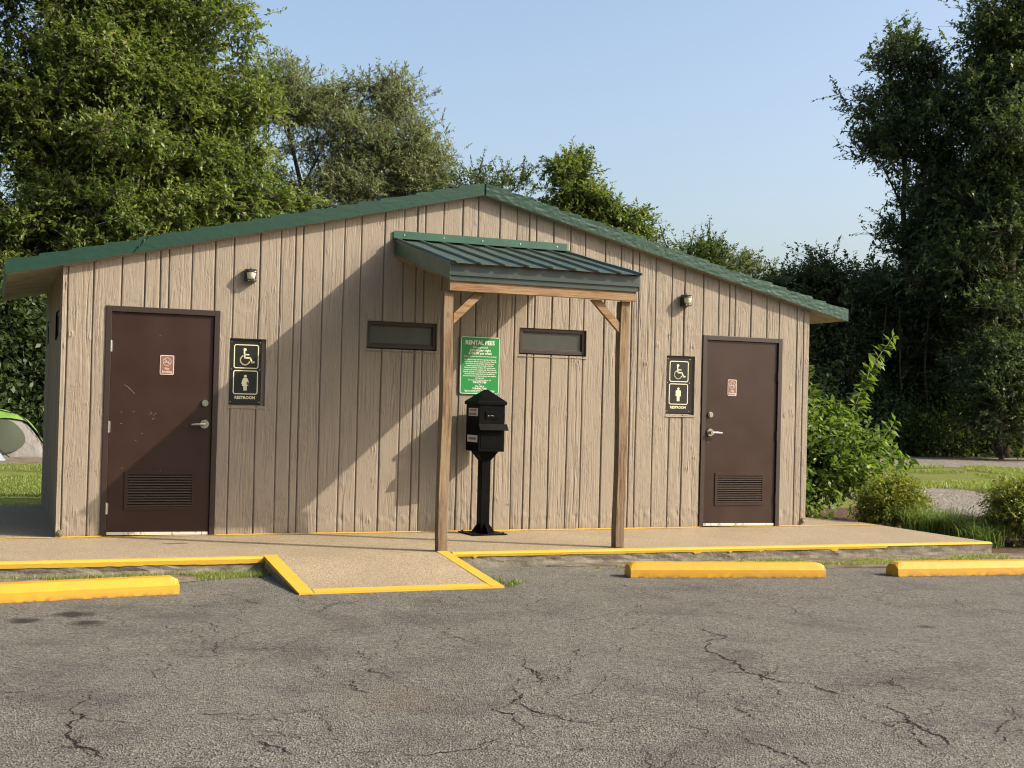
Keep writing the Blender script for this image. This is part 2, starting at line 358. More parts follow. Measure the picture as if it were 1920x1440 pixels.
# ------------------------------------------------------------------ restroom building
XL, XR, XM = 0.571, 8.498, 4.534
SEAMS = [0.612, .828, 1.071, 1.272, 1.41, 1.487, 1.692, 1.903, 2.073, 2.315, 2.510, 2.647, 2.722, 2.920, 3.124, 3.294, 3.525, 3.722, 3.857, 3.938, 4.128, 4.33,
         4.494, 4.731, 4.918, 5.056, 5.134, 5.328, 5.527, 5.692, 5.929, 6.117, 6.253, 6.331, 6.533, 6.732, 6.89, 7.124, 7.314, 7.449, 7.527, 7.728, 7.934, 8.095, 8.334, 8.42]
DOORS = [(0.945, 1.961, 2.083), (7.127, 8.143, 2.083)]
WINS = [(3.375, 4.090, 1.790, 2.062), (4.982, 5.730, 1.795, 2.066)]
SIGNS = [(2.058, 2.395, 1.203, 1.836), (6.693, 7.032, 1.212, 1.845)]
def ztop(x): return 3.385 - .2425*abs(x-XM)
OPEN = [(a, b, 0, c) for a, b, c in DOORS] + WINS + SIGNS

def wall_height(X, Z, seams, seed=1):
    """relief of the board-formed surface, metres proud of the wall plane, and a 0..1 groove mask"""
    seams = np.array(seams); wob = (fbm(X*9+3, Z*1.1, 3, 5)-.5)*.012
    Xs = X+wob
    idx = np.searchsorted(seams, Xs)
    lo = np.where(idx > 0, seams[np.clip(idx-1, 0, None)], -9); hi = np.where(idx < len(seams), seams[np.clip(idx, None, len(seams)-1)], 99)
    d = np.minimum(Xs-lo, hi-Xs)
    tilt = np.clip((Xs-lo)/np.maximum(hi-lo, .01), 0, 1)-.5
    rr = np.random.RandomState(seed).rand(len(seams)+1, 4); P = rr[idx]
    groove = np.exp(-(d/.0040)**2)
    # knots bend the grain
    rs = np.random.RandomState(seed+4); gx = np.zeros_like(X); kn = np.zeros_like(X)
    for i in range(210):
        kx, kz, kr = rs.uniform(X.min(), X.max()), rs.uniform(0, 3.3), rs.uniform(.010, .020)
        dx, dz = X-kx, (Z-kz)*.55; r2_ = dx*dx+dz*dz
        gx += -np.sign(dx)*kr*np.exp(-r2_/(kr*2.2)**2)*1.1
        r = np.sqrt(dx*dx+(dz*1.5)**2); kn += np.exp(-((r-kr)/(kr*.35))**2)*.0055 - np.exp(-(r/(kr*.5))**2)*.004
    gx += (fbm(X*5, Z*1.7, 3, 31)-.5)*.05
    gz = Z*(.9+P[..., 0]) + P[..., 1]*37
    g1 = fbm((X+gx)*48+P[..., 2]*90, gz*1.0, 2, 11)
    g2 = fbm((X+gx)*105+P[..., 3]*90, gz*2.0, 2, 17)
    sharp = np.clip((np.abs(fbm((X+gx)*21+P[..., 1]*50, gz*.55, 2, 23)-.5)), 0, .035)/.035      # thin drawn-out checks
    act = .35+1.0*fbm(X*1.6+9, Z*.9, 2, 41)+.45*P[..., 2]
    patch = np.clip((fbm(X*5+P[..., 3]*20, Z*1.3, 2, 61)-.38)*4, .12, 1)
    h = ((g1-.5)*.0036 + (g2-.5)*.0042)*act*patch - (1-sharp)*.0034*act*patch
    rough = (fbm(X*26, Z*26, 3, 77)-.5)*.004*(fbm(X*1.2+4, Z*1.6, 2, 90) > .5)
    h = h + kn + rough + (P[..., 0]-.5)*.006 + tilt*(P[..., 2]-.5)*.006 - groove*.013 - .0032*np.exp(-(d/.009)**2)
    chip = np.exp(-((Z-(.12+.04*P[..., 3]))/.05)**2)*(fbm(X*20, Z*20, 3, 55)-.55)*.02
    return h+chip, np.clip(groove*.9 + (1-sharp)*.04, 0, 1)

bld = thing('restroom_building', 'tan board-textured restroom building with low green gabled roof and two brown doors', 'building', (0, 0, 0))
def front_wall():
    xs = np.unique(np.round(np.concatenate([np.arange(XL, XR, .0042), [XR]] + [[a, b] for a, b, _, _ in OPEN]), 4))
    zs = np.unique(np.round(np.concatenate([np.arange(0, 3.46, .022)] + [[c, d] for _, _, c, d in OPEN]), 4))
    xs = xs[np.concatenate([[True], np.diff(xs) > .001])]; zs = zs[np.concatenate([[True], np.diff(zs) > .003])]
    for a, b, c, d in OPEN:      # keep the opening edges exact
        for v in (a, b): xs[np.argmin(abs(xs-v))] = v
        for v in (c, d): zs[np.argmin(abs(zs-v))] = v
    X, Z = np.meshgrid(xs, zs, indexing='ij'); H, G = wall_height(X, Z, SEAMS)
    edge = np.minimum(X-XL, XR-X); H = H*np.clip(edge/.01, 0, 1)
    co = np.stack([X, -H, Z], -1).reshape(-1, 3); nz = len(zs)
    i, j = np.meshgrid(np.arange(len(xs)-1), np.arange(nz-1), indexing='ij'); i = i.ravel(); j = j.ravel()
    xc = (xs[i]+xs[i+1])/2; zc = (zs[j]+zs[j+1])/2
    keep = zc < 3.43-.2425*np.abs(xc-XM)
    for a, b, c, d in OPEN: keep &= ~((xc > a) & (xc < b) & (zc > c) & (zc < d))
    i, j = i[keep], j[keep]; a = i*nz+j
    F = np.stack([a, a+nz, a+nz+1, a+1], -1)
    me = npmesh('front_wall', co, F, vattr={'groove': G.ravel()})
    o = obj('front_wall', me, 'wall', bld); return o
front_wall()
def side_wall(x, sgn):
    """boarded end wall of the building in the plane x, facing sgn"""
    bm = B(); ys = np.arange(0, 3.58, .02)
    top = ztop(x)+.03
    op = [(.47, 1.18, 1.79, 2.06), (2.68, 3.36, 1.79, 2.06)] if sgn < 0 else []
    ysx = np.unique(np.concatenate([np.arange(0.0, 3.56, .01)]+[[a, b] for a, b, _, _ in op])); zsx = np.array(sorted({0.0, top, 1.79, 2.06, .9, .45, 1.4, 2.2}))
    Y, Z = np.meshgrid(ysx, zsx, indexing='ij')
    H, G = wall_height(Y, Z, list(np.cumsum([.1]+[.24, .19, .135, .078, .2, .2, .165]*3)), 7)
    H *= np.clip(Y/.02, 0, 1)
    co = np.stack([x+sgn*(H*.8), Y, Z], -1).reshape(-1, 3); nz = len(zsx)
    i, j = np.meshgrid(np.arange(len(ysx)-1), np.arange(nz-1), indexing='ij'); i = i.ravel(); j = j.ravel()
    yc = (ysx[i]+ysx[i+1])/2; zc = (zsx[j]+zsx[j+1])/2; keep = np.ones(len(i), bool)
    for a, b, c, d in op: keep &= ~((yc > a) & (yc < b) & (zc > c) & (zc < d))
    i, j = i[keep], j[keep]; a = i*nz+j; F = np.stack([a, a+nz, a+nz+1, a+1], -1)
    if sgn < 0: F = F[:, ::-1]
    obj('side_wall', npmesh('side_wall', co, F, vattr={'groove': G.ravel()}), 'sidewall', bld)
    bm.free()
    for a, b, c, d in op:
        bm = B(); X0 = x+.045
        for q in ((a, a+.035, c, d), (b-.035, b, c, d), (a+.035, b-.035, c, c+.035), (a+.035, b-.035, d-.035, d)):
            box(bm, X0-.03, X0+.03, *q)
        f = obj('window', bm, 'frame', bld)
        bm = B(); box(bm, X0-.02, X0-.01, a+.035, b-.035, c+.035, d-.035); obj('pane', bm, 'sidewall', f)
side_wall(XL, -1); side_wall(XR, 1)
bm = B()
prism(bm, [(XL+.01, 0), (XR-.01, 0), (XR-.01, ztop(XR)), (XM, ztop(XM)), (XL+.01, ztop(XL))], 'y', 3.50, 3.56); obj('back_wall', fixn(bm), 'sidewall', bld)
# painted reveals round the recessed openings
bm = B()
def reveal(bm, a, b, c, d, dep, sill=.022, x_off=0):
    y0 = -.004
    quad(bm, [(a, y0, c), (a, dep, c), (a, dep, d), (a, y0, d)]); quad(bm, [(b, y0, c), (b, y0, d), (b, dep, d), (b, dep, c)])
    quad(bm, [(a, y0, d), (a, dep, d), (b, dep, d), (b, y0, d)])
    if sill:
        quad(bm, [(a-.008, y0-.006, c-sill), (b+.008, y0-.006, c-sill), (b+.004, dep, c+.012), (a-.004, dep, c+.012)])
        quad(bm, [(a-.008, y0-.006, c-sill), (a-.008, .0, c-sill-.006), (b+.008, .0, c-sill-.006), (b+.008, y0-.006, c-sill)])
    quad(bm, [(a, dep, c), (b, dep, c), (b, dep, d), (a, dep, d)])
for q, dp, sl in [(q, .075, .022) for q in WINS]+[(q, .034, .022) for q in SIGNS]+[((a, b, -.01, h), .12, 0) for a, b, h in DOORS]:
    bm = B(); reveal(bm, *q, dp, sl); obj('opening_reveal', fixn(bm), 'wall', bld)
# windows
for a, b, c, d in WINS:
    bm = B(); t = .036
    for q in ((a, a+t, c+.012, d), (b-t, b, c+.012, d), (a+t, b-t, c+.012, c+.012+t), (a+t, b-t, d-t, d)):
        box(bm, q[0], q[1], .022, .07, q[2], q[3])
    t2 = t+.012                                # inner sash
    for q in ((a+t, a+t2, c+t+.012, d-t), (b-t2, b-t, c+t+.012, d-t), (a+t2, b-t2, c+t+.012, c+t2+.012), (a+t2, b-t2, d-t2, d-t)):
        box(bm, q[0], q[1], .034, .07, q[2], q[3])
    f = obj('window', bm, 'winframe', bld, bevel=.002)
    bm = B(); box(bm, a+t2, b-t2, .045, .055, c+t2+.012, d-t2); obj('pane', bm, 'pane', f)

# doors
def make_door(a, b, h, hinge_left, label):
    F = .051
    bm = B()                                    # slab
    s0, s1, st = a+F+.004, b-F-.004, h-F-.004
    vx0, vx1 = (1.147, 1.778) if hinge_left else (7.322, 7.955)
    vz0, vz1 = .236, .590
    m = .030
    L, Rr, Bz, Tz = vx0+m, vx1-m, vz0+m, vz1-m     # cut-out of the vent
    for q in ((s0, L, .03, st), (Rr, s1, .03, st), (L, Rr, .03, Bz), (L, Rr, Tz, st)): box(bm, q[0], q[1], .012, .057, q[2], q[3])
    bmesh.ops.remove_doubles(bm, verts=bm.verts, dist=1e-5)
    rs = random.Random(int(a*100))
    def mark(x, z, L, w_, an):
        ca, sa = math.cos(an)*L, math.sin(an)*L; nx, nz_ = -math.sin(an)*w_, math.cos(an)*w_
        quad(bm, [(x-nx, .0112, z-nz_), (x+ca-nx*.3, .0112, z+sa-nz_*.3), (x+ca+nx*.3, .0112, z+sa+nz_*.3), (x+nx, .0112, z+nz_)], 1)
    if hinge_left:
        for i in range(5): mark(1.125+.019*i, 1.372-.011*i-.0012*i*i, .022, .0011, -.58-.06*i)
        for x, z in ((1.205, 1.13), (1.36, 1.128), (1.385, 1.10), (1.40, 1.112), (1.372, 1.118), (1.345, 1.105), (1.38, 1.065), (1.39, 1.07), (1.10, 1.02), (1.29, .93), (1.46, .60), (1.12, .615), (1.70, .565)): mark(x, z, rs.uniform(.004, .010), .0022, rs.uniform(0, 3))
    for i in range(6): mark(rs.uniform(s0+.04, s1-.04), rs.uniform(.65, 1.9)**1.0, rs.uniform(.003, .018), rs.uniform(.0006, .0013), rs.uniform(0, 3))
    d = obj('door', bm, ['door', 'nwhite'], bld); d['label'] = label
    bm = B()
    for q in ((a, a+F, 0, h), (b-F, b, 0, h), (a+F, b-F, h-F, h)): box(bm, q[0], q[1], -.010, .10, q[2], q[3])
    obj('door_frame', bm, 'frame', d, bevel=.003)
    bm = B()                                    # louvred vent
    for q in ((vx0, L, vz0, vz1), (Rr, vx1, vz0, vz1), (L, Rr, vz0, Bz), (L, Rr, Tz, vz1)): box(bm, q[0], q[1], .003, .014, q[2], q[3])
    n = 12; st_ = (Tz-Bz)/n
    for i in range(n):
        z = Bz+st_*i+.004
        prism(bm, [(.004, z), (.004, z+.0085), (.030, z+st_*.95), (.034, z+st_*.90), (.008, z-.001)], 'x', L, Rr, 2)
    box(bm, L, Rr, .048, .056, Bz, Tz, 1)  # near-black sheet stands in for the shade behind the slats
    obj('vent_grille', fixn(bm), ['door', 'crack', 'louvre'], d)
    bm = B(); box(bm, s0+.004, s1-.004, .002, .013, .012, .038)
    for v in bm.verts: v.co.z += .006*math.sin(v.co.x*9)
    obj('door_sweep', bm, 'sweep', d)
    hx = a+F-.002 if hinge_left else b-F+.002
    for z in (1.72, .99, .255) if hinge_left else (1.66, 1.0, .30):
        bm = B(); cyl(bm, (hx, -.004, z), .0085, .105, 'z', 12); box(bm, hx-.018, hx+.018, .006, .0125, z-.05, z+.05)
        obj('hinge', bm, 'steel' if hinge_left else 'frame', d, smooth=False)
    lx = 1.843 if hinge_left else 7.242
    bm = B(); cyl(bm, (lx, .004, 1.222), .034, .022, 'y', 28, .030); cyl(bm, (lx, -.012, 1.222), .021, .018, 'y', 24); box(bm, lx-.003, lx+.003, -.0225, -.02, 1.215, 1.229)
    obj('deadbolt', bm, 'chrome', d)
    s = -1 if hinge_left else 1
    bm = B(); cyl(bm, (lx, .002, 1.028), .046, .018, 'y', 28, .040); cyl(bm, (lx, -.022, 1.028), .017, .035, 'y', 20)
    cyl(bm, (lx, -.045, 1.028), .022, .026, 'y', 22)
    tube(bm, [(lx, -.048, 1.028), (lx+s*.045, -.052, 1.028), (lx+s*.09, -.05, 1.026), (lx+s*.122, -.044, 1.024)], [.0135, .0125, .011, .009], 12)
    obj('door_handle', bm, 'chrome', d, smooth=False)
make_door(*DOORS[0], True, 'brown steel door hinged on its left, half in shadow')
make_door(*DOORS[1], False, 'sunlit brown steel door hinged on its right')

# roof slab with stepped shake courses
def roof():
    bm = B(); Y0, Y1 = -.085, 3.68
    zb = lambda x: 3.370-.2400*abs(x-4.53)
    xe0, xe1 = .088, 8.955; n = 17
    prof = []
    rs = random.Random(3)
    for side in (-1, 1):
        xe = xe0 if side < 0 else xe1; pts = []
        for k in range(n+1):
            t = (k+(rs.uniform(-.22, .22) if 0 < k < n else 0))/n; x = xe + (4.53-xe)*t
            zt = zb(x)+.132+rs.uniform(-.004, .004)
            if k: pts.append((x, zt-.012-rs.uniform(0, .009)))
            if k < n: pts.append((x + (0.012 if side < 0 else -.012)*(1 if k else 0), zt+.006))
        prof.append(pts)
    left = prof[0]; right = prof[1][::-1]
    poly = [(xe0+.018, zb(xe0+.018))] + left + right + [(xe1-.018, zb(xe1-.018)), (4.53, zb(4.53))]
    # long extrusion, cut into slices so the shakes look uneven front to back
    ys = [Y0] + [Y0+.30*i for i in range(1, 13)] + [Y1]
    rings = []
    for iy, y in enumerate(ys):
        ring = []
        for i, (x, z) in enumerate(poly):
            j = 0 if i in (0, len(poly)-1, len(poly)-2) else rs.uniform(-.006, .006)
            ring.append(bm.verts.new((x+j, y, z+j*.6)))
        rings.append(ring)
    m = len(poly)
    for a, b in zip(rings, rings[1:]):
        for i in range(m):
            f = bm.faces.new((a[i], b[i], b[(i+1) % m], a[(i+1) % m]))
            if i in (m-1, m-2): f.material_index = 1
    # front rake face: fine grid with carved texture
    def top_at(x):
        for (xa, za), (xb, zb_) in zip(poly[1:-3], poly[2:-2]):
            if min(xa, xb) <= x <= max(xa, xb) and abs(xb-xa) > 1e-6: return za+(zb_-za)*(x-xa)/(xb-xa)
        return zb(x)+.11
    xs = sorted(set(np.round(np.concatenate([np.arange(xe0+.02, xe1-.02, .016), [p[0] for p in poly[1:-2]]]), 4).tolist())); nz = 7
    grid = []
    for x in xs:
        lo, hi = zb(x), top_at(x); col = []
        for k in range(nz):
            z = lo+(hi-lo)*k/(nz-1)
            amp = (.0016 if x < 4.53 else .005)
            d = (mnoise.noise(Vector((x*7, z*30, 1)))*.6+mnoise.noise(Vector((x*19, z*60, 4)))*.5)*amp if 0 < k else 0
            if abs(x-4.53) < .009: d = .012
            if abs(x-(1.18+ (z-2.6)*.8)) < .008: d = .010
            dz = 0 if k < nz-1 else mnoise.noise(Vector((x*13, 7, 2)))*(.002 if x < 4.53 else .007)
            col.append(bm.verts.new((x, Y0-.006+d, z+dz)))
        grid.append(col)
    for a, b in zip(grid, grid[1:]):
        for k in range(nz-1): bm.faces.new((a[k], b[k], b[k+1], a[k+1]))
    for a, b in zip(grid, grid[1:]):       # roll the top edge back onto the slab
        v1 = bm.verts.new((a[-1].co.x, Y0+.05, a[-1].co.z-.003)); v2 = bm.verts.new((b[-1].co.x, Y0+.05, b[-1].co.z-.003))
        bm.faces.new((a[-1], b[-1], v2, v1))
    bm.faces.new(rings[-1]); fixn(bm)
    obj('roof', bm, ['roof', 'soffit'], bld)
roof()
bm = B()      # pale strip under the rake
for x0, x1 in ((XL, XM), (XM, XR)):
    prism(bm, [(x0, ztop(x0)-.018), (x1, ztop(x1)-.018), (x1, ztop(x1)+.02), (x0, ztop(x0)+.02)], 'y', -.03, .0)
obj('rake_trim', fixn(bm), 'wall', bld)
for x, z in ((.612, .040), (8.462, .062)):
    bm = B(); cyl(bm, (x, -.012, z), .030, .03, 'y', 22, .026); o = obj('anchor_cover', bm, 'sidewall', bld)
    bm = B(); cyl(bm, (x, -.030, z), .013, .012, 'y', 14); obj('bolt', bm, 'steel', o)

# ------------------------------------------------------------------ canopy
can = thing('entrance_canopy', 'lean-to canopy with ribbed green metal roof on two timber posts over the fee box', 'canopy', (4.53, 0, 0))
def cl(bm):                       # world coordinates to the canopy's own
    for v in bm.verts: v.co.x -= 4.53
    return bm
ZA, ZB, YF = 2.868, 2.487, -1.72    # sheet height at wall and at front
def zs(y): return ZA+(ZB-ZA)*(y/YF)
def sheet():
    bm = B(); prof = []
    x0, x1 = 3.600, 5.470
    ribs = [3.640]+[3.867+.2265*k for k in range(7)]+[5.440]
    prof.append((x0, 0))
    for r in ribs: prof += [(r-.030, 0), (r-.012, .021), (r+.012, .021), (r+.030, 0)]
    prof.append((x1, 0))
    prof = [p for p in prof if x0-.001 <= p[0] <= x1+.001]
    n = 10; rows = []
    for i in range(n+1):
        y = -.002+(YF+.002)*i/n
        rows.append([bm.verts.new((x, y, zs(y)+h+.002*math.sin(x*23+i))) for x, h in prof])
    for a, b in zip(rows, rows[1:]):
        for k in range(len(prof)-1): bm.faces.new((a[k], b[k], b[k+1], a[k+1]))
    g = bmesh.ops.solidify(bm, geom=bm.faces[:], thickness=.0025)
    fixn(bm); obj('roof_sheet', cl(bm), 'sheet', can)
sheet()
bm = B(); box(bm, 3.612, 5.478, -.022, -.012, 2.868, 2.953)      # flashing
prism(bm, [(-.012, 2.868), (-.012, 2.876), (-.10, 2.876-.022+.022), (-.10, 2.868)], 'x', 3.608, 5.49)
obj('flashing', fixn(cl(bm)), 'trim_green', can)
for i in range(5):
    bm = B(); cyl(bm, (3.72+.41*i, -.024, 2.915), .007, .006, 'y', 8); obj('screw', cl(bm), 'steel', can)
bm = B()                                                          # front fascia, stepped
box(bm, 3.632, 5.458, -1.668, -1.655, 2.384, 2.480); box(bm, 3.628, 5.462, -1.662, -1.650, 2.338, 2.390)
box(bm, 3.636, 5.454, -1.676, -1.668, 2.384, 2.392)
obj('front_fascia', cl(bm), 'trim_dark', can)
for sx, x in ((-1, 3.628), (1, 5.462)):                           # rake trims
    bm = B(); P = [(-.012, zs(0)-.008), (-1.668, zs(-1.668)-.008), (-1.668, zs(-1.668)-.148), (-.012, zs(0)-.148)]
    prism(bm, P, 'x', x-.004, x+.004)
    P = [(-.012, zs(0)+.002), (-1.69, zs(-1.69)+.002), (-1.69, zs(-1.69)-.008), (-.012, zs(0)-.008)]
    prism(bm, P, 'x', min(x, x-sx*.05)-.002, max(x, x-sx*.05)+.002)
    obj('rake_trim', fixn(cl(bm)), 'trim_green', can)
for x in (3.640, 4.24, 4.84, 5.412):                               # rafters
    bm = B(); P = [(-.01, zs(0)-.030), (-1.60, zs(-1.60)-.030), (-1.60, zs(-1.60)-.165), (-.01, zs(0)-.19)]
    prism(bm, P, 'x', x, x+.038); obj('rafter', fixn(cl(bm)), 'wood_raft', can, bevel=.003)
bm = B(); box(bm, 3.634, 5.440, -1.648, -1.610, 2.252, 2.400); obj('beam', cl(bm), 'wood_beam', can, bevel=.004)
for x0 in (3.602, 5.308):
    bm = B(); n = 14                                               # slightly warped 4x4
    rings = []
    for i in range(n+1):
        z = .004+2.246*i/n; dx = .006*math.sin(i*.55+x0) ; dy = .004*math.cos(i*.6+x0)
        k = .089; x = x0+dx*(1 if i else 0)
        rings.append([bm.verts.new(p) for p in ((x, -1.612-.002+dy, z), (x+k, -1.612+dy, z), (x+k, -1.612+k+dy, z), (x, -1.612+k+dy, z))])
    for a, b in zip(rings, rings[1:]):
        for j in range(4): bm.faces.new((a[j], a[(j+1) % 4], b[(j+1) % 4], b[j]))
    bm.faces.new(rings[0]); bm.faces.new(rings[-1]); fixn(bm)
    for v in bm.verts: v.co.y += -.0
    obj('post', cl(bm), 'wood_post', can, bevel=.004)
bm = B()
prism(bm, [(3.693, 1.965), (3.693, 2.060), (3.885, 2.250), (3.985, 2.250)], 'y', -1.600, -1.562); obj('brace', fixn(cl(bm)), 'wood_beam', can, bevel=.003)
bm = B()
prism(bm, [(5.306, 1.955), (5.306, 2.050), (5.112, 2.250), (5.005, 2.250)], 'y', -1.600, -1.562); obj('brace', fixn(cl(bm)), 'wood_beam', can, bevel=.003)

# ------------------------------------------------------------------ signs
def rrect(cx, cz, w_, h_, r, n=6):
    pts = []
    for sx, sz, a0 in ((1, 1, 0), (-1, 1, 90), (-1, -1, 180), (1, -1, 270)):
        for i in range(n+1):
            t = R(a0+90*i/n); pts.append((cx+sx*(w_/2-r)+r*math.cos(t), cz+sz*(h_/2-r)+r*math.sin(t)))
    return pts
def ring(bm, cx, cz, w_, h_, r, t, y, mi=0):
    A = rrect(cx, cz, w_, h_, r); Bp = rrect(cx, cz, w_-2*t, h_-2*t, max(r-t, .001)); n = len(A)
    va = [bm.verts.new((p[0], y, p[1])) for p in A]; vb = [bm.verts.new((p[0], y, p[1])) for p in Bp]
    for i in range(n): bm.faces.new((va[i], va[(i+1) % n], vb[(i+1) % n], vb[i])).material_index = mi
def stroke(bm, pts, t, y, mi=0):
    for (ax, az), (bx, bz) in zip(pts, pts[1:]):
        d = Vector((bx-ax, bz-az)); L = d.length; d /= L; n = Vector((-d.y, d.x))*t/2; e = d*t*.25
        quad(bm, [(ax-e.x+n.x, y, az-e.y+n.y), (ax-e.x-n.x, y, az-e.y-n.y), (bx+e.x-n.x, y, bz+e.y-n.y), (bx+e.x+n.x, y, bz+e.y+n.y)], mi)
def disc(bm, cx, cz, r, y, mi=0, n=20, sz=1):
    f = bm.faces.new([bm.verts.new((cx+r*math.cos(2*math.pi*i/n), y, cz+sz*r*math.sin(2*math.pi*i/n))) for i in range(n)]); f.material_index = mi
def poly(bm, pts, y, cx, cz, s, mi=0):
    quad(bm, [(cx+p[0]*s, y, cz+p[1]*s) for p in pts], mi)
def restroom_sign(q, man, label):
    a, b, c, d = q; px0, px1, pz0, pz1 = a+.004, b-.034, c+.016, d-.010
    W_, H_ = px1-px0, pz1-pz0; cx = (px0+px1)/2
    t = thing('restroom_sign', label, 'sign', (cx, .02, pz0), 0, 'black restroom signs set into the front wall')
    bm = B(); box(bm, -W_/2, W_/2, 0, .012, 0, H_)
    obj('panel', bm, 'signblack', t, bevel=.002)
    bm = B(); y = -.0015; fw_, fh = .232, .225
    z1 = H_-.045-fh/2; z2 = z1-fh-.018
    ring(bm, .004, z1, fw_, fh, .022, .0085, y); ring(bm, .002, z2, fw_, fh, .022, .0085, y)
    # wheelchair symbol
    s = .225; X = lambda v: .004+v*s; Zf = lambda v: z1+v*s
    disc(bm, X(-.06), Zf(.285), .066*s, y)
    stroke(bm, [(X(-.085), Zf(.20)), (X(-.06), Zf(-.055)), (X(.165), Zf(-.055)), (X(.25), Zf(-.26)), (X(.335), Zf(-.225))], .062*s, y)
    stroke(bm, [(X(-.075), Zf(.085)), (X(.11), Zf(.075))], .05*s, y)
    pts = [(X(-.045+.195*math.cos(R(g))), Zf(-.15+.195*math.sin(R(g)))) for g in range(118, 352, 13)]
    stroke(bm, pts, .052*s, y)
    cz = z2; sx = .000
    if man:
        disc(bm, sx, cz+.255*s, .062*s, y, sz=1)
        poly(bm, [(-.10, .185), (-.14, .15), (-.14, -.10), (-.085, -.10), (-.085, .10), (-.075, .10), (-.075, -.34), (-.008, -.34), (-.008, -.06), (.008, -.06), (.008, -.34), (.075, -.34), (.075, .10), (.085, .10), (.085, -.10), (.14, -.10), (.14, .15), (.10, .185)], y, sx, cz, s)
    else:
        disc(bm, sx, cz+.255*s, .062*s, y)
        poly(bm, [(-.07, .18), (-.10, .15), (-.16, -.05), (-.115, -.07), (-.075, .06), (-.14, -.15), (-.07, -.15), (-.07, -.34), (-.008, -.34), (-.008, -.15), (.008, -.15), (.008, -.34), (.07, -.34), (.07, -.15), (.14, -.15), (.075, .06), (.115, -.07), (.16, -.05), (.10, .15), (.07, .18)], y, sx, cz, s)
    obj('pictogram', bm, 'cream', t)
    bm = B(); text(bm, "RESTROOM", .038, (0, -.0015, z2-fh/2-.043), .0012, sx=.98); obj('lettering', bm, 'cream', t)
    for x in (-W_/2+.016, W_/2-.016):
        for z in (.022, z1-fh/2-.009, H_-.022): bm = B(); cyl(bm, (x, -.001, z), .005, .004, 'y', 8); obj('rivet', bm, 'steel', t)
restroom_sign(SIGNS[0], False, "black restroom sign with a wheelchair and a woman's figure, beside the door in part shadow")
restroom_sign(SIGNS[1], True, "black restroom sign with a wheelchair and a man's figure, beside the sunlit door")

g = thing('fee_sign', 'green rental fees sign in white lettering on the wall behind the black fee box', 'sign', (4.548, -.012, 1.372))
gw, gh = .428, .582
bm = B(); prism(bm, rrect(0, gh/2, gw, gh, .026), 'y', -.004, .0); obj('panel', fixn(bm), 'signgreen', g)
bm = B(); ring(bm, 0, gh/2, gw-.012, gh-.012, .022, .0055, -.0055); obj('border', bm, 'white', g)
bm = B(); y = -.0055
text(bm, "RENTAL FEES", .058, (-.005, y, gh-.082), .0016, sx=.93)
text(bm, "Campground", .030, (0, y, gh-.118), .0004)
text(bm, "$20.00 per night", .034, (0, y, gh-.150), .0009)
text(bm, "$100.00 per week", .034, (0, y, gh-.180), .0009)
text(bm, "(Cannot be more than two weeks from the date)", .0175, (0, y, gh-.206), .0003)
body = ["No refund on camp until ten to pay days and time of", "arrival using the drop box to pay for a place. Please fill",
        "out a card in the City envelope. Reservations or", "campsite payments may be made at City Hall.",
        "Please be considerate of others. We want all guests", "using this park to have a pleasant stay. Check out time",
        "Keep this campsite in a condition for the next guests. By", "the holder of the receipt the area of the tables and",
        "the area around the pit must be cleaned with attention"]
for i, s in enumerate(body): text(bm, s, .0172, (0, y, gh-.238-i*.0205), .0005, sx=.92)
text(bm, "and reported.", .0172, (0, y, gh-.238-9*.0205), .0005)
text(bm, "For more information please call", .0185, (0, y, .138), .0004)
text(bm, "918 675 9188", .026, (0, y, .113), .0010); text(bm, "or", .018, (0, y, .095), .0004)
text(bm, "City Hall at", .022, (0, y, .075), .0006); text(bm, "918-696-7140", .027, (0, y, .050), .0010)
text(bm, "Please do not leave campsite with trash or belongings", .0150, (0, y, .034), .0004); text(bm, "after you have checked out of your site at the park", .0150, (0, y, .021), .0004)
obj('lettering', bm, 'white', g)

def no_smoking(x, z, label, s=1.0, wr=1.0):
    t = thing('no_smoking_sign', label, 'sign', (x, .010, z), 0, 'small brown no smoking signs stuck on the doors')
    w_, h_ = .125*wr, .178*s
    bm = B(); prism(bm, rrect(0, h_/2, w_, h_, .012), 'y', -.003, 0); obj('panel', fixn(bm), 'nwhite', t)
    bm = B(); f = bm.faces.new([bm.verts.new((p[0], -.0042, p[1])) for p in rrect(0, h_/2, w_-.014, h_-.014, .008)]); obj('face', fixn(bm), 'nbrown', t)
    bm = B(); y = -.0054; cz = h_*.67; r = .036
    pts = [(r*math.cos(R(a)), cz+r*math.sin(R(a))) for a in range(0, 361, 18)]; stroke(bm, pts, .006, y)
    stroke(bm, [(-r*.7, cz+r*.7), (r*.7, cz-r*.7)], .0055, y); stroke(bm, [(-r*.62, cz-r*.12), (r*.5, cz-r*.12)], .0075, y)
    stroke(bm, [(.012, cz+.004), (.020, cz+.014), (.014, cz+.024)], .003, y)
    obj('symbol', bm, 'nwhite', t)
    bm = B(); text(bm, "No", .031, (0, y, .045*s), .0008); text(bm, "Smoking", .028, (0, y, .018*s), .0008, sx=.95); obj('lettering', bm, 'nwhite', t)
no_smoking(1.492, 1.475, 'brown no smoking sign on the partly shaded door')
no_smoking(7.512, 1.432, 'brown no smoking sign on the fully sunlit door', 1.0, .9)

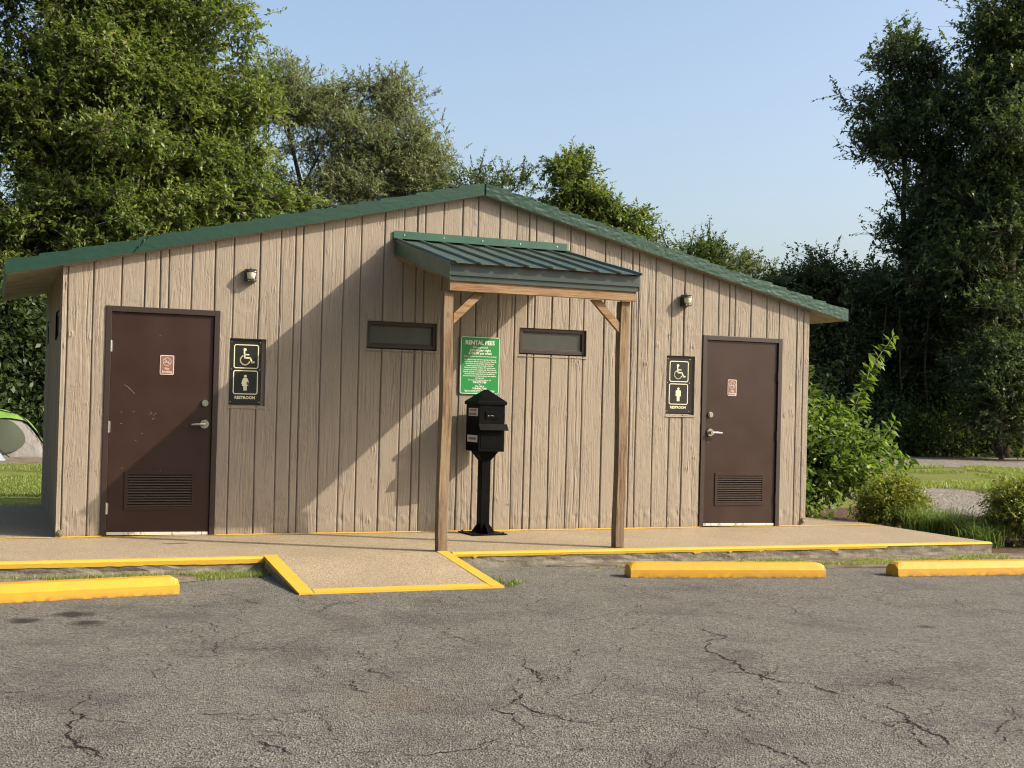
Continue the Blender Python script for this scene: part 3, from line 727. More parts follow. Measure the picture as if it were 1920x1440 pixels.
# ------------------------------------------------------------------ wall lights
def wall_light(x, z, label):
    t = thing('wall_light', label, 'light', (x, -.004, z+.014), 0, 'black wall pack lights with cream lenses'); t.scale = (.82, .82, .82)
    # rounded black housing
    bm = B(); W2 = .062; pr = [(0, .0), (0, .142), (-.045, .150), (-.105, .142), (-.135, .122), (-.140, .105), (-.085, .105), (-.070, .030), (-.105, .022), (-.105, .0)]
    n = 8; cols = []
    for i in range(n+1):
        u = -1+2*i/n; k = math.sqrt(max(0, 1-(abs(u)**3.2)*.32))
        cols.append([bm.verts.new((W2*u, p[0]*k, (p[1]-.07)*(.94+.06*k)+.07)) for p in pr])
    m = len(pr)
    for a, b in zip(cols, cols[1:]):
        for j in range(m): bm.faces.new((a[j], a[(j+1) % m], b[(j+1) % m], b[j]))
    bm.faces.new(cols[0]); bm.faces.new(cols[-1])
    obj('housing', fixn(bm), 'fixture', t, bevel=.003)
    bm = B(); n = 10; rows = []
    for (w_, dy, z_) in ((.053, .136, .106), (.051, .134, .085), (.046, .124, .055), (.041, .110, .028)):
        rows.append([bm.verts.new((w_*math.sin(R(-80+160*i/n)), -.055-(dy-.055)*math.cos(R(-80+160*i/n))**.6, z_)) for i in range(n+1)])
    for a, b in zip(rows, rows[1:]):
        for i in range(n): bm.faces.new((a[i], a[i+1], b[i+1], b[i]))
    bm.faces.new(rows[-1][::-1]); obj('lens', fixn(bm), 'lens', t, smooth=True)
    bm = B(); cyl(bm, (0, -.05, .156), .007, .014, 'z', 10); obj('screw', bm, 'fixture', t)
    bm = B(); cyl(bm, (-.03, -.107, .010), .005, .006, 'y', 10); obj('screw', bm, 'steel', t)
wall_light(2.223, 2.352, 'small black wall light above the sign showing a woman')
wall_light(6.884, 2.366, 'small black wall light above the sign showing a man')

# ------------------------------------------------------------------ fee box (pedestal drop box)
kx, ky = 4.525, -.268
kb = thing('fee_drop_box', 'black steel pedestal drop box with hipped lid standing below the green sign', 'drop box', (kx, ky, .0), R(5))
bm = B(); box(bm, -.185, .185, -.180, .180, .004, .014)
obj('base_plate', bm, 'black', kb, bevel=.002)
for sx in (-1, 1):
    for sy_ in (-1, 1): bm = B(); cyl(bm, (sx*.152, sy_*.148, .020), .011, .014, 'z', 6); obj('bolt', bm, 'crack', kb)
bm = B(); box(bm, -.048, .048, -.048, .048, .014, .730); obj('post', bm, 'black', kb, bevel=.004)
for m in (Matrix(), Matrix.Rotation(R(90), 4, 'Z')):
    for s in (-1, 1):
        bm = B()
        vs_ = [m @ Vector(p) for p in ((s*.048, -.003, .014), (s*.135, -.003, .014), (s*.06, -.003, .105), (s*.048, -.003, .105), (s*.048, .003, .014), (s*.135, .003, .014), (s*.06, .003, .105), (s*.048, .003, .105))]
        v = [bm.verts.new(p) for p in vs_]
        for f in ((0, 1, 2, 3), (7, 6, 5, 4), (0, 4, 5, 1), (1, 5, 6, 2), (2, 6, 7, 3), (3, 7, 4, 0)): bm.faces.new([v[i] for i in f])
        obj('gusset', fixn(bm), 'black', kb)
def frustum(bm, z0, w0, d0, z1, w1, d1):
    a = [bm.verts.new((x*w0/2, y*d0/2, z0)) for x, y in ((-1, -1), (1, -1), (1, 1), (-1, 1))]
    b = [bm.verts.new((x*w1/2, y*d1/2, z1)) for x, y in ((-1, -1), (1, -1), (1, 1), (-1, 1))]
    bm.faces.new(a[::-1]); bm.faces.new(b)
    for i in range(4): bm.faces.new((a[i], a[(i+1) % 4], b[(i+1) % 4], b[i]))
bm = B(); frustum(bm, .725, .098, .098, .815, .225, .18); frustum(bm, .815, .282, .290, 1.272, .282, .290)
obj('cabinet', fixn(bm), 'black', kb, bevel=.003)
bm = B(); frustum(bm, 1.272, .314, .318, 1.304, .314, .318); frustum(bm, 1.304, .308, .312, 1.420, .030, .030); obj('lid', fixn(bm), 'black', kb, bevel=.002)
bm = B(); prism(bm, [(-.145, 1.085), (-.145, 1.076), (-.195, 1.022), (-.201, 1.026), (-.160, 1.085)], 'x', -.150, .158); obj('slot_hood', fixn(bm), 'black', kb)
bm = B(); box(bm, -.072, .078, -.152, -.145, 1.135, 1.205); obj('upper_flap', bm, 'black', kb, bevel=.002)
bm = B()
for dx in (-.045, -.030, -.012, -.002, .012): box(bm, dx, dx+.006, -.1535, -.1521, 1.163+.003*math.sin(dx*300), 1.169)
obj('lettering', bm, 'steel', kb)
bm = B(); box(bm, -.118, .118, -.149, -.145, .850, 1.000); obj('lower_door', bm, 'black', kb, bevel=.002)
for z0, z1, rows_ in ((1.160, 1.236, 2), (.905, .972, 1)):
    bm = B(); box(bm, -.1435, -.1410, -.120, .105 if rows_ == 1 else .085, z0, z1); st = obj('sticker', bm, 'sticker', kb)
    bm = B()
    for r_ in range(rows_):
        zc = z0+(z1-z0)*((r_+.5)/rows_)-.010*(rows_ == 1)*0
        yy = -.09
        rs = random.Random(r_+int(z0*10))
        while yy < .06:
            w_ = rs.uniform(.008, .016); hgt = .011 if rows_ == 2 else .012
            v = [bm.verts.new(p) for p in ((-.1442, yy, zc-hgt), (-.1442, yy+w_, zc-hgt), (-.1442, yy+w_, zc+hgt), (-.1442, yy, zc+hgt))]; bm.faces.new(v)
            yy += w_+.006
    obj('print', bm, 'ink', st)

# ------------------------------------------------------------------ ground: lot, walk, ramp, paint
ZL = -.12
bm = B()
def sheet_poly(bm, pts, z, mi=0):
    f = bm.faces.new([bm.verts.new((p[0], p[1], z)) for p in pts]); f.material_index = mi; return f
big = B(); sheet_poly(big, [(-300, -300), (300, -300), (300, 300), (-300, 300)], ZL-.03)
tag(obj('ground', fixn(big), 'lawn'), 'lawn of short grass behind and beside the building', None, None, 'structure')
bm = B()
sheet_poly(bm, [(-14, -30), (30, -30), (30, -4.5), (9.9, -2.35), (7, -2.05), (3.9, -1.78), (2.0, -1.80), (-14, -2.1)], ZL)
# cracks: jagged dark ribbons lying in the surface
CR = {'a': [(4.31, -4.75), (4.26, -5.0), (4.22, -5.23), (3.92, -5.69), (3.88, -5.98), (3.84, -6.25), (3.9, -6.4), (3.99, -6.52), (3.99, -6.66), (4.03, -6.77), (4.01, -6.92)],
 'b': [(4.01, -6.92), (4.06, -6.99), (3.94, -7.28), (3.92, -7.42), (3.87, -7.68)], 'c': [(3.03, -7.25), (3.04, -7.39), (3.06, -7.52), (3.06, -7.8)], 'd': [(2.46, -6.07), (2.33, -6.42), (2.36, -6.61), (2.44, -6.79), (2.54, -6.86)],
 'e': [(1.72, -5.73), (1.69, -5.97), (1.75, -6.07)], 'f': [(0.44, -5.5), (0.42, -6.09), (0.36, -6.32), (0.36, -6.6), (0.44, -6.73), (0.45, -6.85)], 'g': [(0.84, -5.55), (0.85, -5.73), (0.9, -5.86)],
 'h': [(1.06, -6.75), (1.12, -6.85), (1.16, -6.99)], 'i': [(1.35, -7.0), (1.47, -7.04), (1.59, -7.12), (1.78, -7.13), (1.92, -7.09), (2.11, -6.97)], 'j': [(2.62, -4.68), (2.66, -4.86), (2.69, -5.04), (2.71, -5.24)],
 'k': [(2.5, -3.85), (2.57, -4.08), (2.6, -4.33)], 'l': [(1.01, -3.9), (1.16, -4.21), (1.17, -4.56), (1.3, -4.76)], 'm': [(1.24, -3.86), (1.33, -4.07), (1.3, -4.3)], 'n': [(3.4, -6.33), (3.25, -6.59), (3.23, -6.75)],
 'o': [(6.18, -3.87), (6.28, -4.06), (6.1, -4.4)], 'p': [(5.1, -5.67), (5.07, -6.0), (5.1, -6.32), (5.24, -6.57)], 'q': [(2.66, -5.77), (3.03, -5.78), (3.47, -5.87), (3.89, -6.02)], 'r': [(1.57, -4.99), (2.07, -4.96), (2.55, -4.97)],
 's': [(4.2, -4.03), (3.86, -4.29), (3.41, -4.59)], 'u': [(2.84, -6.95), (3.0, -7.15), (3.03, -7.25)], 'v': [(0.42, -6.09), (0.59, -6.29), (0.73, -6.28)], 'w': [(3.99, -6.52), (4.3, -6.6), (4.75, -6.5)],
 'x': [(2.71, -5.24), (2.74, -5.6), (2.70, -5.95), (2.46, -6.07)], 'y': [(5.3, -3.4), (5.5, -3.9), (5.35, -4.4), (4.9, -4.6), (4.31, -4.75)], 'z': [(.1, -4.6), (.5, -4.7), (.9, -5.1), (.84, -5.55)],
 'A': [(2.11, -6.97), (2.2, -6.5), (2.33, -6.42)], 'B': [(1.3, -4.76), (1.57, -4.99)]}
WD = dict(q=.006, r=.005, s=.006, w=.009, x=.007, y=.006, z=.006, l=.008, k=.006, a=.013, b=.012, c=.012, d=.013, e=.011, f=.012, h=.012, i=.008, j=.008, p=.006, u=.007, g=.007, n=.006)
rs = random.Random(8)
def crack(bm, pts, wd, branch=True):
    P = [Vector((x, y)) for x, y in pts]
    for lv in range(5 if wd > .006 else 4):
        Q = [P[0]]
        for a, b in zip(P, P[1:]):
            d = b-a; m = (a+b)/2 + Vector((-d.y, d.x))*rs.uniform(-.22, .22); Q += [m, b]
        P = Q
    n = len(P); prev = None
    for i, p in enumerate(P):
        d = (P[min(i+1, n-1)]-P[max(i-1, 0)]); d = d.normalized() if d.length else Vector((1, 0)); nn = Vector((-d.y, d.x))
        t = i/(n-1); wv = wd*.5*min(1, 6*t+.2, 6*(1-t)+.2)*rs.choice((.2, .5, .8, 1.0, 1.3, 1.7))*(.70+1.0*max(0, .30+mnoise.noise(Vector((p.x*4, p.y*4, 3)))))
        cur = (bm.verts.new((p.x+nn.x*wv, p.y+nn.y*wv, ZL+.0025)), bm.verts.new((p.x-nn.x*wv, p.y-nn.y*wv, ZL+.0025)))
        if prev: bm.faces.new((prev[0], prev[1], cur[1], cur[0])).material_index = 1
        prev = cur
        if branch and rs.random() < .035:
            a = rs.uniform(0, 6.28); L = rs.uniform(.08, .3); q = [p, p+Vector((math.cos(a), math.sin(a)))*L*.5, p+Vector((math.cos(a+.4), math.sin(a+.4)))*L]
            crack(bm, [(v.x, v.y) for v in q], wd*.4, False)
for k, v in CR.items(): crack(bm, v, WD.get(k, .0085)*.66)
for i in range(210):
    x, y_ = rs.uniform(-1, 8), rs.uniform(-8.2, -2.8); a = rs.choice((0.1, 1.6, 1.3, -.2))+rs.uniform(-.4, .4); pts = [(x, y_)]
    for _ in range(rs.randint(2, 5)):
        a += rs.uniform(-.5, .5); x += math.cos(a)*.16; y_ += math.sin(a)*.16; pts.append((x, y_))
    crack(bm, pts, rs.uniform(.0022, .0055))
# crumbs and loose stones on the surface
for i in range(420):
    x, y_ = rs.uniform(-.5, 6.5), rs.uniform(-8.0, -2.6); r = rs.uniform(.003, .008)
    if rs.random() < .25: y_ = rs.uniform(-2.3, -1.85)
    a = rs.uniform(0, 3)
    v = [bm.verts.new((x+r*math.cos(a+q)*rs.uniform(.7, 1.2), y_+r*math.sin(a+q)*rs.uniform(.7, 1.2), ZL+.002)) for q in (0, 1.57, 3.14, 4.71)]; tp = bm.verts.new((x, y_, ZL+r*.9))
    for j in range(4): bm.faces.new((v[j], v[(j+1) % 4], tp)).material_index = 1 if rs.random() < .35 else 0
lot = obj('parking_lot', bm, ['asphalt', 'crack']); tag(lot, 'cracked grey asphalt parking lot in the foreground', None, None, 'structure')

def frontY(x): return -1.655 - .004*x - (.0185*max(0, x-3.7))-.02
bm = B(); rs = random.Random(5)
fx = [-8, -4, -1]+list(np.arange(0, 9.45, .12))+[9.49]
# walkway slab: top, rounded nosing, rough face
top_b = [(-8, 3.4), (XL, 3.4)]
rows = []
for x in fx:
    y = frontY(x)+rs.uniform(-.004, .004); e = rs.uniform(-.004, .004)
    rows.append([bm.verts.new((x, y_, z)) for y_, z in ((y+.06, 0), (y+.014, -.003), (y, -.016), (y+.004+e, -.055), (y+.010-e, -.09), (y+.004, -.16))])
for a, b in zip(rows, rows[1:]):
    for k in range(5): f = bm.faces.new((a[k], b[k], b[k+1], a[k+1])); f.material_index = 0 if k < 1 else 1
front = [r[0] for r in rows]
back = [bm.verts.new(p) for p in ((9.49, .30, 0), (9.15, .95, 0), (8.3, 1.05, 0), (8.3, .05, 0), (XL, .05, 0), (XL, 3.4, 0), (-8, 3.4, 0))]
bm.faces.new(front+back)
e = rows[-1]; k0 = bm.verts.new((9.49, .30, -.16)); bm.faces.new([e[0], e[1], e[2], e[3], e[4], e[5], k0, back[0]]).material_index = 1
k1 = bm.verts.new((9.15, .95, -.16)); bm.faces.new((back[0], k0, k1, back[1])).material_index = 1
k2 = bm.verts.new((8.3, 1.05, -.16)); bm.faces.new((back[1], k1, k2, back[2])).material_index = 1
k3 = bm.verts.new((XL, 3.4, -.16)); k4 = bm.verts.new((-8, 3.4, -.16)); bm.faces.new((back[5], k3, k4, back[6])).material_index = 1
fixn(bm)
walk = obj('walkway', bm, ['conc', 'curb']); tag(walk, 'tan exposed-aggregate walkway with yellow painted edge', None, None, 'structure')
# yellow edge paint on the nosing, ragged below
def edge_paint(x0, x1):
    bm = B(); prev = None
    x = x0
    while True:
        y = frontY(x)-.003; low = -.048-.007*mnoise.noise(Vector((x*2, 1, 1)))-.005*mnoise.noise(Vector((x*14, 2, 1)))-.004*mnoise.noise(Vector((x*40, 2, 1)))
        if x > 3.7: low *= .74
        if x > 8.2: low = min(-.02, low+.02)
        if x > 3.75 and mnoise.noise(Vector((x*6, 5, 1))) > .42: low -= .016
        inn = .052+.008*mnoise.noise(Vector((x*9, 3, 3)))
        cur = [bm.verts.new(p) for p in ((x, y+inn, .0035), (x, y+.014, .0015), (x, y-.0045, -.014), (x, y-.003, low*.6), (x, y-.001, low))]
        if prev:
            for k in range(4): bm.faces.new((prev[k], cur[k], cur[k+1], prev[k+1]))
        prev = cur
        if x >= x1: break
        x = min(x1, x+.025)
    return fixn(bm)
obj('painted_edge', edge_paint(-8, 2.09), 'yedge', walk); obj('painted_edge', edge_paint(3.71, 9.488), 'yedge', walk)
bm = B(); prev = None; x = -8
while x < 9.48:
    n1 = mnoise.noise(Vector((x*7, 0, 0))); n2 = mnoise.noise(Vector((x*11, 9, 0)))
    inside = XL-.02 < x < XR+.02
    y0_ = -.050-.014*n1-.02*max(0, n2); y1_ = .0 if inside else .022+.01*n2
    if 4.3 < x < 5.1: y0_ -= .03*math.sin((x-4.3)/.8*math.pi)*(1 if x > 4.6 else 0)
    cur = [bm.verts.new((x, y0_, .003)), bm.verts.new((x, y1_, .003))]
    if prev: bm.faces.new((prev[0], cur[0], cur[1], prev[1]))
    prev = cur; x += .04 if x > -1 else .5
obj('painted_line', fixn(bm), 'yedge', walk)
# overspray along the foot of the wall
bm = B()
x = XL
while x < XR:
    if not any(a-.01 < x < b for a, b, _ in DOORS):
        h0 = .010+.008*mnoise.noise(Vector((x*9, 4, 4))); h1 = .010+.008*mnoise.noise(Vector(((x+.03)*9, 4, 4)))
        quad(bm, [(x, -.0135, .002), (x+.03, -.0135, .002), (x+.03, -.0125, h1), (x, -.0125, h0)])
    x += .03
obj('paint_overspray', fixn(bm), 'yedge', walk)

# ramp
RX0, RX1, RY0, RY1 = 2.095, 3.685, -1.672, -2.945
bm = B()
def ramp_z(y): return (ZL+.010)+(0-(ZL+.010))*((y-RY1)/(RY0-RY1))
v = [bm.verts.new(p) for p in ((RX0, RY0, 0.002), (RX1, RY0, .002), (RX1, RY1, ZL+.010), (RX0, RY1, ZL+.010), (RX0, RY0, -.16), (RX1, RY0, -.16), (RX1, RY1, -.16), (RX0, RY1, -.16))]
bm.faces.new((v[0], v[3], v[2], v[1]))
for f in ((0, 4, 7, 3), (1, 2, 6, 5), (3, 7, 6, 2)): bm.faces.new([v[i] for i in f]).material_index = 1
ramp = obj('access_ramp', fixn(bm), ['conc', 'curb']); tag(ramp, 'sloped concrete access ramp with yellow border', None, None, 'structure')
bm = B()
def strip(p0, p1, wv, side, seed):
    p0, p1 = Vector(p0), Vector(p1); d = p1-p0; L = d.length; d /= L; nn = Vector((-d.y, d.x))*side; n = int(L/.03); prev = None
    for i in range(n+1):
        q = p0+d*(L*i/n); w1 = wv+.006*mnoise.noise(Vector((i*.35, seed, 0))); o = .003*mnoise.noise(Vector((i*.6, seed+5, 0)))
        a = q+nn*(o); b = q+nn*w1
        cur = [bm.verts.new((a.x, a.y, ramp_z(a.y)+.004)), bm.verts.new((b.x, b.y, ramp_z(b.y)+.004))]
        if prev: bm.faces.new((prev[0], cur[0], cur[1], prev[1]))
        prev = cur
strip((RX0-.002, RY0+.055), (RX0-.002, RY1), .112, 1, 1); strip((RX1+.002, RY0+.055), (RX1+.002, RY1), .100, -1, 2); strip((RX0+.118, RY1+.0), (RX1-.105, RY1+.0), .115, 1, 3)
quad(bm, [(RX0-.004, RY0+.04, ramp_z(RY0)+.003), (RX0-.004, RY1, ZL+.012), (RX0-.0045, RY1, ZL+.002), (RX0-.0045, RY0+.04, -.025)])
quad(bm, [(RX0, RY1-.003, ZL+.014), (RX1, RY1-.003, ZL+.014), (RX1, RY1-.004, ZL+.001), (RX0, RY1-.004, ZL+.001)])
obj('painted_border', fixn(bm), 'yedge', ramp)

# wheel stops
def wheel_stop(x, y, ang, label, L=1.80, seed=0):
    bm = B(); n = 60; hw = .098; rs = random.Random(seed); rows = []
    for i in range(n+1):
        t = -L/2+L*i/n; e = min(1, (L/2-abs(t))/.04)                # bevelled ends
        hgt = .100+.022*e
        j = lambda a: mnoise.noise(Vector((t*11, a, seed)))*.0025
        chip = max(0, mnoise.noise(Vector((t*13, 2, seed)))-.25)*.03
        rows.append([bm.verts.new(p) for p in ((t, -hw+j(1)+chip*.4, .002), (t, -hw+j(2), .012+chip), (t, -hw+.006+j(3), .066+j(9)), (t, -.048+j(4), hgt-.002), (t, -.040, hgt+j(5)), (t, .040, hgt+j(6)), (t, .048, hgt-.002), (t, hw-.006, .066), (t, hw, .002))])
    for a, b in zip(rows, rows[1:]):
        for k in range(8): bm.faces.new((a[k], b[k], b[k+1], a[k+1]))
    bm.faces.new(rows[0]); bm.faces.new(rows[-1][::-1]); fixn(bm)
    o = obj('wheel_stop', bm, 'yellow'); o.location = (x, y, ZL); o.rotation_euler = (0, 0, ang)
    tag(o, label, 'wheel stop', 'yellow concrete wheel stops in front of the walkway'); return o
def stop_at(x0, y0, x1, y1, label, seed, L=None):
    """front bottom edge from (x0,y0) to (x1,y1)"""
    d = Vector((x1-x0, y1-y0)); n_ = Vector((-d.y, d.x)).normalized(); c = Vector(((x0+x1)/2, (y0+y1)/2)) + n_*.098
    return wheel_stop(c.x, c.y, math.atan2(d.y, d.x), label, L or d.length, seed)
stop_at(-.505, -2.965, 1.285, -2.735, 'yellow wheel stop left of the access ramp', 1)
stop_at(4.925, -2.655, 6.605, -3.00, 'yellow wheel stop between the access ramp and the other stop', 2)
stop_at(7.30, -3.075, 9.06, -3.26, 'yellow wheel stop at the right, nearest the bushes', 3)

# ------------------------------------------------------------------ lawns, gravel, soil
bm = B(); sheet_poly(bm, [(12.4, -3), (12.9, 1.5), (12.6, 4.0), (13.3, 5.6), (14.6, 7.2), (16.0, 8.6), (16.6, 9.2), (17.1, 8.7), (17.1, 7.4), (16.8, 6.1), (16.9, 5.35), (18.5, 4.4), (22, 2.5), (22, -3)], ZL-.02)
sheet_poly(bm, [(18, 15.9), (22.1, 15.3), (25.5, 14.35), (33, 12.6), (45, 9), (45, 23), (36, 21.2), (29.6, 20.8), (25.0, 21.3), (16, 22), (14, 18)], ZL-.02)
tag(obj('gravel_drive', fixn(bm), 'gravel'), 'pale gravel drive curving round the lawn at the right', None, None, 'structure')
bm = B(); sheet_poly(bm, [(10, 23), (25, 21.8), (29.6, 21.2), (36, 21.0), (60, 22), (60, 60), (10, 60)], ZL-.022); sheet_poly(bm, [(-30, 20.5), (5, 20.2), (9.5, 22), (9.5, 60), (-30, 60)], ZL-.022)
tag(obj('forest_floor', fixn(bm), 'litter'), 'dark leaf litter under the trees', None, None, 'structure')
bm = B(); sheet_poly(bm, [(9.5, -2.3), (9.5, .3), (9.1, 1.0), (8.5, 1.1), (8.5, 3.6), (12.2, 3.6), (12.5, 1.5), (12.3, -1.5), (11.6, -2.9)], ZL-.012)
bb = B(); sheet_poly(bb, [(-14, 13.2), (-3, 13.0), (.3, 13.5), (1.6, 13.2), (5, 13.6), (6, 20.4), (-14, 20.6)], ZL-.021); tag(obj('bare_earth', fixn(bb), 'dirt'), 'bare brown earth around the tents', None, None, 'structure')
tag(obj('planting_bed', fixn(bm), 'soil'), 'dark soil bed under the shrubs beside the walkway', None, None, 'structure')
bm = B(); 
pts = [(-8, -1.70), (-1, -1.69), (2.05, -1.69), (2.05, -1.86), (1.8, -1.98), (1.2, -2.25), (.6, -2.30), (-.6, -2.4), (-8, -2.6)]
sheet_poly(bm, pts, ZL+.004); sheet_poly(bm, [(4.6, -1.72), (9.48, -1.80), (11.4, -1.9), (12.5, -3.4), (9.6, -2.75), (8.2, -2.62), (6.9, -2.42), (5.6, -2.0), (4.7, -1.86)], ZL+.004)
tag(obj('verge', fixn(bm), 'dirt'), 'strip of bare soil and weeds at the foot of the curb', None, None, 'structure')

# ------------------------------------------------------------------ foliage generators
def leaf_quads(P, D, size, rng, aspect=.5, droop=.25, lift=.35, vbase=None):
    """diamond leaves at P pointing along D (unit), sizes array"""
    n = len(P); up_ = np.tile([0, 0, 1.0], (n, 1)) + rng.normal(0, .75, (n, 3))*(1-lift)*1.3
    D = D + np.array([0, 0, -droop]); D /= np.linalg.norm(D, axis=1, keepdims=True)
    S = np.cross(D, up_); S /= np.linalg.norm(S, axis=1, keepdims=True)+1e-9
    Nn = np.cross(S, D)
    sz = size[:, None]
    v0 = P; v2 = P + D*sz - Nn*sz*.08; mid = P + D*sz*.45 + Nn*sz*.06
    v1 = mid + S*sz*aspect*.5; v3 = mid - S*sz*aspect*.5
    co = np.stack([v0, v1, v2, v3], 1).reshape(-1, 3); F = np.arange(4*n).reshape(-1, 4)
    v = rng.rand(n)*.55 + (0.22 if vbase is None else vbase*.45)
    return co, F, np.clip(v, 0, 1)
def unit(a): return a/(np.linalg.norm(a, axis=-1, keepdims=True)+1e-9)
SPK = []; TW = []
def crown(lobes, nclump, ntwig, nleaf, lsize, seed, twig=.55, spread=.38, aspect=.5, droop=.35, shell=.45, upness=.20, spikes=0, sub=0):
    """leaf sprays on twigs, in clumps spread through the shell of each lobe. returns arrays and clump centres"""
    rng = np.random.RandomState(seed); Ps, Ds, Ss, Vs, cl_ = [], [], [], [], []; SPK.clear(); TW.clear()
    if sub:
        big = []
        for l in lobes:
            q = int(sub); d = unit(rng.normal(0, 1, (q, 3))); d[:, 2] = np.where(d[:, 2] < -.5, -d[:, 2], d[:, 2])
            for k in range(q):
                f = rng.uniform(.26, .42); rr_ = rng.uniform(.62, .86); c = np.array(l[:3])+d[k]*np.array(l[3:6])*rr_
                big.append((c[0], c[1], c[2], l[3]*f*1.15, l[4]*f*1.15, l[5]*f*.95))
            big.append((l[0], l[1], l[2], l[3]*.6, l[4]*.6, l[5]*.6))
        lobes = big
    vol = np.array([l[3]*l[4]+l[4]*l[5]+l[3]*l[5] for l in lobes]); vol = vol/vol.sum()
    for l, fr in zip(lobes, vol):
        c0 = np.array(l[:3]); rad = np.array(l[3:6]); m = max(2, int(nclump*fr+.5))
        d = unit(rng.normal(0, 1, (m, 3))); d[:, 2] = np.where(d[:, 2] < -.6, -d[:, 2], d[:, 2])
        rr = shell+(1.02-shell)*rng.rand(m)**.6
        lump = .86+.30*np.sin(d[:, 0]*4.1+seed)*np.sin(d[:, 1]*3.7+seed*2)*np.sin(d[:, 2]*4.7+1)+rng.normal(0, .05, m)
        cc = c0 + d*rad*(rr*lump)[:, None]; od = unit(d*rad)
        tone = rng.rand(m); csz = spread*rng.uniform(.65, 1.35, m)
        for k in range(m):
            cl_.append(cc[k]); t = ntwig
            base = cc[k] + rng.normal(0, 1, (t, 3))*csz[k]*np.array([1, 1, .62])
            td = unit(od[k]*.8 + rng.normal(0, .6, (t, 3)) + np.array([0, 0, upness])); L = twig*rng.uniform(.5, 1.25, t)
            u = np.tile(np.linspace(.05, 1, nleaf), (t, 1)) + rng.uniform(-.04, .04, (t, nleaf))
            P = base[:, None]+td[:, None]*(L[:, None]*u)[..., None]; P[..., 2] -= .16*(u**2)*L[:, None]
            P += rng.normal(0, .015, P.shape)
            tip = base+td*L[:, None]; tip[:, 2] -= .16*L; TW.append((np.repeat(cc[k][None], t, 0), base)); TW.append((base, tip))
            ld = unit(td[:, None] + rng.normal(0, .6, (t, nleaf, 3)))
            s = lsize*rng.uniform(.65, 1.25, (t, nleaf))*(1-.35*u)
            Ps.append(P.reshape(-1, 3)); Ds.append(ld.reshape(-1, 3)); Ss.append(s.ravel()); Vs.append(np.full(t*nleaf, tone[k]))
        for q in range(rng.poisson(spikes*fr)):      # single shoots standing out of the outline
            d = unit(np.array([rng.normal(0, .8), rng.normal(0, .8), rng.uniform(.2, 1.2)])); p0 = c0+d*rad*.9; L = rng.uniform(.7, 1.5)*twig*1.6; n_ = 64; p0 = c0+d*rad*.78
            u = np.linspace(0, 1, n_); dd = unit(d*.7+np.array([0, 0, .5])+rng.normal(0, .2, 3))
            SPK.append((p0, p0+dd*L*.5, p0+dd*L*.97)); P = p0+dd*(u*L)[:, None]+rng.normal(0, .03, (n_, 3)); Ps.append(P); Ds.append(unit(dd+rng.normal(0, .7, (n_, 3)))); Ss.append(lsize*rng.uniform(.6, 1.0, n_)*(1-.4*u)); Vs.append(np.full(n_, .5))
    P = np.concatenate(Ps); D = np.concatenate(Ds); S = np.concatenate(Ss); V = np.concatenate(Vs)
    co, F, v = leaf_quads(P, D, S, rng, aspect, droop, lift=.6, vbase=V)
    return co, F, v, np.array(cl_)
def crown_mesh(co, F, v, seed=0, wd=.008):
    """leaves plus the thin twigs that carry them, one mesh"""
    rng = np.random.RandomState(seed); A = np.concatenate([a for a, b in TW]); Bq = np.concatenate([b for a, b in TW])
    W_ = unit(np.cross(Bq-A, rng.normal(0, 1, A.shape)))*wd
    c2 = np.stack([A-W_, A+W_, Bq+W_*.5, Bq-W_*.5], 1).reshape(-1, 3); F2 = np.arange(len(c2)).reshape(-1, 4)+len(co)
    me = npmesh('crown', np.concatenate([co, c2]), np.concatenate([F, F2]), np.concatenate([v, np.zeros(len(F2))]))
    me.polygons.foreach_set("material_index", np.concatenate([np.zeros(len(F)), np.ones(len(F2))]).astype(np.int32)); return me
def trunk_bm(lobes, clumps, r0, seed, lean=0, nb=260):
    rs = random.Random(seed); bm = B()
    zc = sorted(lobes, key=lambda l: l[2]); top = zc[-1]; low = zc[0]
    H = top[2]+top[5]*.3; path = []
    for i in range(9):
        t = i/8; x = top[0]*t**1.5+rs.uniform(-.12, .12)*(i > 0); y = top[1]*t**1.5+rs.uniform(-.12, .12)*(i > 0); path.append(Vector((x, y, H*t-.15)))
    tube(bm, path, [r0*(1.35 if i == 0 else (1-.86*i/8)) for i in range(9)], 9)
    nodes = [(p, r0*(1-.86*i/8)) for i, p in enumerate(path)]
    for l in lobes:
        c = Vector(l[:3]); i = min(7, max(2, int((c.z-l[5]*.9)/H*8))); p = path[i]; mid = (p*.5+c*.5)+Vector((rs.uniform(-.2, .2), rs.uniform(-.2, .2), -.2))
        r = nodes[i][1]*.55; tube(bm, [p, mid, c], [r, r*.7, r*.3], 7); nodes += [(mid, r*.6), (c, r*.35), ((mid+c)/2, r*.5)]
    pick = list(clumps); rs.shuffle(pick)
    for q in pick[:nb]:
        q = Vector(q); p, r = min(nodes[2:], key=lambda n: (n[0]-q).length+(.8 if n[0].z > q.z else 0)); r = min(r*.5, .05)
        mid = (p+q)/2+Vector((rs.uniform(-.15, .15), rs.uniform(-.15, .15), rs.uniform(-.1, .2))); tube(bm, [p, mid, q], [r, r*.6, .008], 5)
    for a, b_, c in SPK: tube(bm, [a, b_, c], [.022, .015, .006], 4)
    return bm
CAMP = Vector((0, -DIST))
def place(px, r):
    b = YAW+math.atan((px-960)/FPX); return (r*math.sin(b), -DIST+r*math.cos(b), ZL-.03)
